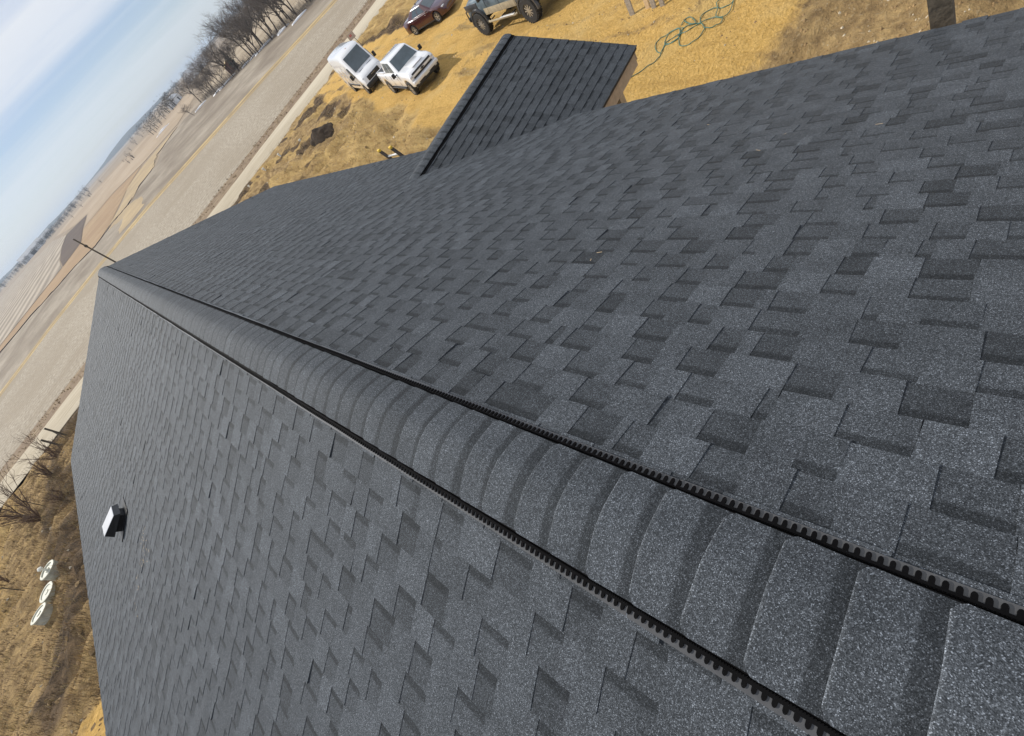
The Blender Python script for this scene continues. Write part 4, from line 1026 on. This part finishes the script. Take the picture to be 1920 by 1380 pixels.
# dark evergreens inside the belt
def conifer(x, y, H_, lab):
    rg = random.Random(int(x*7+y)); t_ = tag(empty('evergreen_tree', (x, y, terr(x, y))), lab, 'tree', 'evergreens in the tree belt')
    MB().tube([(0, 0, 0), (0, 0, H_*.95)], [.14, .03], 6).build('trunk', M['bark'], t_); m_ = MB()
    for k in range(420):
        f = rg.random()**.8; z = H_*(.12+.86*f); r_ = (1-f)*H_*.27*rg.uniform(.5, 1.05)+.1; a = rg.uniform(0, 6.28); c = Vector((r_*math.cos(a), r_*math.sin(a), z-.12*r_)); l = rg.uniform(.2, .5)
        e1 = Vector((math.cos(a), math.sin(a), -.35))*l; e2 = Vector((-math.sin(a), math.cos(a), rg.uniform(-.3, .3)))*l*.5
        m_.add([c-e1*.5-e2, c+e1, c-e1*.5+e2], [(0, 1, 2)])
    m_.build('crown', M['evergreen'], t_)
conifer(75.5, 176, 6.5, 'dark evergreen tree among the bare trees, the taller of two'); conifer(73.5, 171.5, 4.8, 'dark evergreen tree among the bare trees, the shorter of two')
rgb = random.Random(77); m_ = MB()
for i in range(len(path)-1):
    a, b = Vector(path[i]), Vector(path[i+1])
    for j in range(150):
        q = a.lerp(b, rgb.random()); x, y = q.x+abs(rgb.gauss(0, 3.5)), q.y+rgb.gauss(0, 1.5); z = terr(x, y); h = rgb.uniform(.5, 2.6); dx_, dy_ = rgb.gauss(0, .35), rgb.gauss(0, .35)
        m_.tube([(x, y, z-.1), (x+dx_*.5, y+dy_*.5, z+h*.5), (x+dx_*h, y+dy_*h, z+h)], [.03, .022, .012], 3, False)
tag(m_.build('undergrowth', M['twig']), 'low tangled brush under the belt of bare trees', 'brush', kind='stuff')
# shrubs on the left bank
def shrub(x, y, H_, n_, lab):
    rg = random.Random(int(-x*10+y)); t_ = tag(empty('bare_shrub', (x, y, gz(x, y))), lab, 'shrub', 'bare shrubs on the left bank')
    st_ = MB(); tw = MB()
    for k in range(n_):
        a = rg.uniform(0, 6.28); d = Vector((math.cos(a)*.55, math.sin(a)*.55, 1)).normalized(); p = Vector((0, 0, -.1)); L_ = H_*rg.uniform(.7, 1.05); pts = [p]
        for i in range(5):
            d = (d+Vector((rg.gauss(0, .14), rg.gauss(0, .14), .02))).normalized(); pts.append(pts[-1]+d*L_/5)
        st_.tube(pts, [.032, .028, .022, .016, .011, .006], 5, False)
        for q in range(9):
            i = rg.randint(1, 4); b = pts[i].lerp(pts[i+1], rg.random()); e = (d+Vector((rg.gauss(0, .6), rg.gauss(0, .6), rg.gauss(0, .35)))).normalized()
            tw.tube([b, b+e*L_*.16, b+(e+Vector((rg.gauss(0, .2), rg.gauss(0, .2), .1)))*L_*.28], [.010, .008, .004], 3, False)
    st_.build('stems', M['shrub'], t_); tw.build('twigs', M['shrub'], t_)
shrub(-13.4, 44.9, 2.9, 7, 'red brown bare shrub below the wooden fence posts')
shrub(-15.2, 38.6, 3.4, 13, 'largest bare shrub, spreading over the road at the frame edge')
shrub(-17.4, 34.5, 1.6, 6, 'low bare shrub in the pale grass')
shrub(-12.4, 43.0, 1.5, 12, 'low dense bare shrub close to the eave below the corner posts')
shrub(-13.2, 40.4, 1.7, 12, 'dense bare shrub between the steel fence posts and the eave')
shrub(-16.3, 41.0, 2.6, 12, 'tangled bare shrub beside the largest one on the road side')
shrub(-14.4, 36.2, 1.4, 12, 'low tangled bare shrub below the largest one')
shrub(-12.2, 34.2, 1.0, 10, 'small dense bare shrub close to the eave above the white tubs')

# ------------------------------------------------------------------ roadside pole, snow, farm buildings, far woods
up_ = tag(empty('utility_pole', (1.52, 62.6, -7.0)), 'thin wooden utility pole rising behind the far end of the ridge', 'utility pole')
MB().tube([(0, 0, -.3), (0, 0, 6.75)], [.105, .07], 8).build('pole', M['old_wood'], up_)
MB().box((0, 0, 5.6), (.22, .05, .05)).build('crossarm', M['old_wood'], up_)
for s_ in (-.08, .08): MB().lathe([(.05, 5.63), (.07, 5.72), (.03, 5.82)], 8, Matrix.Translation((s_, 0, 0))).build('insulator', M['trim'], up_)
SN_ = [(78, 124, 4, 'snow patch at the right end of the bare tree belt'), (80, 137, 3.5, 'snow patch under the bare trees, second from the right'), (81, 140.5, 2.5, 'small snow patch beside the second one from the right'), (80.5, 152, 6, 'longest snow patch at the foot of the bare trees'), (78.5, 158, 2.6, 'snow patch just past the longest one'), (77, 163, 3, 'snow patch near the two evergreens'), (74, 176, 6, 'long thin snow patch near the evergreens'), (72, 182, 3.6, 'thin snow patch left of the evergreens'), (71, 203, 4.5, 'faint snow strip at the left end of the tree belt'), (88, 332, 9, 'far snow patch shaped like a wedge beside the creek'), (93, 350, 6, 'far snow patch above the creek, the smaller of two')]
for x, y, l, lab in SN_:
    rg = random.Random(int(x*y)); m_ = MB(); K = 18; dr = Vector((.85, -.45)).normalized()
    m_.v.append((0, 0, .28))
    for k in range(K):
        a = 2*math.pi*k/K; r_ = rg.uniform(.7, 1.1); u, v = math.cos(a)*l*.62*r_, math.sin(a)*.5*r_; m_.v.append((dr.x*u-dr.y*v, dr.y*u+dr.x*v, .10))
    for k in range(K):
        a = 2*math.pi*k/K; q = m_.v[1+k]; m_.v.append((q[0]*1.12, q[1]*1.12, -.2))
    m_.f += [(0, 1+k, 1+(k+1) % K) for k in range(K)]+[(1+k, 1+K+k, 1+K+(k+1) % K, 1+(k+1) % K) for k in range(K)]
    o = m_.build('snow_patch', M['snow'], smooth=True); o.location = (x-4.5, y, terr(x, y)+.12); tag(o, lab, 'snow', 'patches of old snow by the trees')
def barn(x, y, w, l, h, rz, lab, wall='barn', roof='barnroof', cat='building'):
    t_ = tag(empty('farm_building', (x, y, terr(x, y)-.3), rz), lab, cat)
    m_ = MB(); m_.add([(-l/2, -w/2, 0), (l/2, -w/2, 0), (l/2, w/2, 0), (-l/2, w/2, 0), (-l/2, -w/2, h), (l/2, -w/2, h), (l/2, w/2, h), (-l/2, w/2, h), (-l/2, 0, h+w*.25), (l/2, 0, h+w*.25)],
        [(0, 1, 5, 4), (2, 3, 7, 6), (1, 2, 6, 9, 5), (3, 0, 4, 8, 7)]); m_.build('wall', M[wall], t_)
    for s_ in (-1, 1):
        P_ = [(-l/2-.3, s_*(w/2+.3), h-.15), (l/2+.3, s_*(w/2+.3), h-.15), (l/2+.3, 0, h+w*.25+.05), (-l/2-.3, 0, h+w*.25+.05)]
        m_ = MB(); m_.add(P_+[(a, b, c-.12) for a, b, c in P_], [(0, 1, 2, 3), (7, 6, 5, 4), (0, 4, 5, 1), (1, 5, 6, 2), (2, 6, 7, 3), (3, 7, 4, 0)]); m_.build('roof', M[roof], t_)
    MB().box((0, -w/2-.03, h*.35), (l*.18, .06, h*.7)).build('door', M['trim'], t_)
barn(218, 584, 14, 34, 5, .5, 'long white farm shed on the rise behind the bare trees')
barn(236, 640, 10, 16, 4, .2, 'small white farm shed beyond the long one')
barn(146, 480, 9, 15, 4, .9, 'white farmhouse among the dark trees on the far hillside', cat='house')
barn(152, 496, 7, 9, 3.5, .3, 'small white shed beside the far farmhouse')
barn(-24.7, 1215, 22, 52, 7, .1, 'long white barn on the far left skyline')
barn(10, 1330, 16, 34, 6, .2, 'shorter white barn on the skyline right of the long one')
barn(78.5, 186, 4, 5.5, 2.6, 1.2, 'weathered red shed half hidden in the bare tree belt', 'redwall', 'grass', 'shed')
# far woods that read as one dark band
def woods(name, lab, spots, hmin, hmax, seed, kinds=M['fartree']):
    rg = random.Random(seed); m_ = MB()
    for (xa, ya, xb, yb, n_, wid) in spots:
        for k in range(n_):
            f = rg.random(); x, y = xa+(xb-xa)*f+rg.gauss(0, wid), ya+(yb-ya)*f+rg.gauss(0, wid); z = terr(x, y); h = rg.uniform(hmin, hmax); r_ = h*rg.uniform(.28, .45)
            m_.tube([(x, y, z-1), (x, y, z+h*.5)], .22, 3, False)
            for q in range(90):
                v = Vector((rg.gauss(0, .55), rg.gauss(0, .55), rg.gauss(0, .5))); c = Vector((x, y, z+h*.58))+Vector((v.x*r_, v.y*r_, v.z*h*.36)); s_ = h*.055
                m_.add([c+Vector((rg.uniform(-s_, s_), rg.uniform(-s_, s_), rg.uniform(-s_, s_))) for _ in range(3)], [(0, 1, 2)])
    tag(m_.build(name, kinds), lab, 'woods', kind='stuff')
woods('far_woods', 'dark clumps of far trees round the farm on the hillside', [(120, 430, 150, 505, 16, 5), (150, 500, 205, 590, 18, 7), (230, 600, 330, 760, 26, 10), (95, 400, 118, 440, 7, 3)], 6, 11, 1)
woods('skyline_woods', 'dark line of trees along the far left skyline', [(60, 1050, -60, 1250, 150, 14), (100, 950, 60, 1050, 16, 12), (-60, 1250, -300, 1400, 130, 25), (300, 1300, 500, 1350, 60, 30), (170, 820, 240, 900, 9, 10)], 6, 11, 2)
woods('hedge_trees', 'scattered small trees along the far creek and field edges', [(70, 400, 85, 425, 5, 3), (100, 560, 140, 640, 6, 6), (30, 640, 80, 700, 6, 6)], 2, 5, 3)

# ------------------------------------------------------------------ dry grass, clods and stones
rg = random.Random(21); g1 = MB(); g2 = MB(); st_ = MB(); cl = MB()
def blade(m_, x, y, h, w):
    z = gz(x, y); a = rg.uniform(0, 6.28); dx_, dy_ = math.cos(a)*w, math.sin(a)*w; lx, ly = rg.gauss(0, .45)*h, rg.gauss(0, .45)*h
    m_.add([(x-dx_, y-dy_, z-.02), (x+dx_, y+dy_, z-.02), (x+lx, y+ly, z+h)], [(0, 1, 2)])
def tuft(m_, x, y, n_, h, w):
    for _ in range(n_): blade(m_, x+rg.gauss(0, .13), y+rg.gauss(0, .13), h*rg.uniform(.5, 1.2), w)
for _ in range(2600):
    x, y = rg.uniform(6, 40), rg.uniform(22, 51.5); s_, d_, w_ = zones(x, y)
    if s_ < .35 and rg.random() < .35+.6*max(w_, d_*.6): tuft(g1 if rg.random() < .45+.4*w_ else g2, x, y, 9, rg.uniform(.08, .28), .013)
for _ in range(2600):
    x, y = rg.uniform(7, 19), rg.uniform(12, 36); s_, d_, w_ = zones(x, y)
    if s_ < .4: tuft(g1 if rg.random() < .6 else g2, x, y, 5, rg.uniform(.05, .16), .011)
for _ in range(5200):
    x, y = rg.uniform(-26, -7), rg.uniform(9, 51); s_, d_, w_ = zones(x, y)
    if s_ < .5: tuft(g1 if rg.random() < .3+.5*w_ else g2, x, y, 9, rg.uniform(.08, .28), .012)
for _ in range(900):
    x = rg.uniform(-60, 60); y = road_y(x, rg.uniform(59.0, 63.2)); z = terr(x, y)
    for _ in range(4):
        a = rg.uniform(0, 6.28); h = rg.uniform(.08, .25); (g2 if rg.random() < .7 else g1).add([(x-.03*math.cos(a), y-.03*math.sin(a), z), (x+.03*math.cos(a), y+.03*math.sin(a), z), (x+rg.gauss(0, .15), y+rg.gauss(0, .15), z+h)], [(0, 1, 2)])
for _ in range(2600):
    x, y = -rg.uniform(6.5, 13.5), rg.uniform(16, 49)
    if fbm(x*.5, y*.35, 12) > -.12: tuft(g2 if rg.random() < .75 else g1, x, y, 9, rg.uniform(.15, .5), .009)
tag(g1.build('dry_grass', M['grass']), 'pale dry grass on the rough ground by the road', 'grass', kind='stuff')
tag(g2.build('dead_weeds', M['weed']), 'dark dead weeds on the bank and along the ditch', 'weeds', kind='stuff')
def lump(m_, x, y, s_):
    z = gz(x, y); n_ = 6; b = len(m_.v)
    m_.v.append((x, y, z+s_*rg.uniform(.5, .9)))
    for k in range(n_):
        a = 6.283*k/n_; r_ = s_*rg.uniform(.7, 1.3); m_.v.append((x+r_*math.cos(a), y+r_*math.sin(a), z-.02+rg.uniform(0, .2)*s_))
    m_.f += [(b, b+1+k, b+1+(k+1) % n_) for k in range(n_)]
for _ in range(9000):
    x, y = rg.uniform(6, 19), rg.uniform(-2, 16); s_, d_, w_ = zones(x, y)
    if rg.random() < (.12 if s_ > .5 else .9): lump(cl if rg.random() < .82 else st_, x, y, abs(rg.gauss(0, .020))+.010)
for _ in range(2600):
    x, y = rg.uniform(8, 24), rg.uniform(14, 46); s_, d_, w_ = zones(x, y)
    if rg.random() < (.25 if s_ > .5 else .8): lump(cl if rg.random() < .6 else st_, x, y, abs(rg.gauss(0, .028))+.012)
for _ in range(1800):
    x, y = rg.uniform(-18, -6), rg.uniform(9, 48); lump(cl if rg.random() < .9 else st_, x, y, abs(rg.gauss(0, .05))+.02)
tag(cl.build('soil_clods', M['clod']), 'clods of brown soil strewn over the yard', 'clods', kind='stuff')
tag(st_.build('gravel', M['stone']), 'pale stones scattered in the soil', 'stones', kind='stuff')
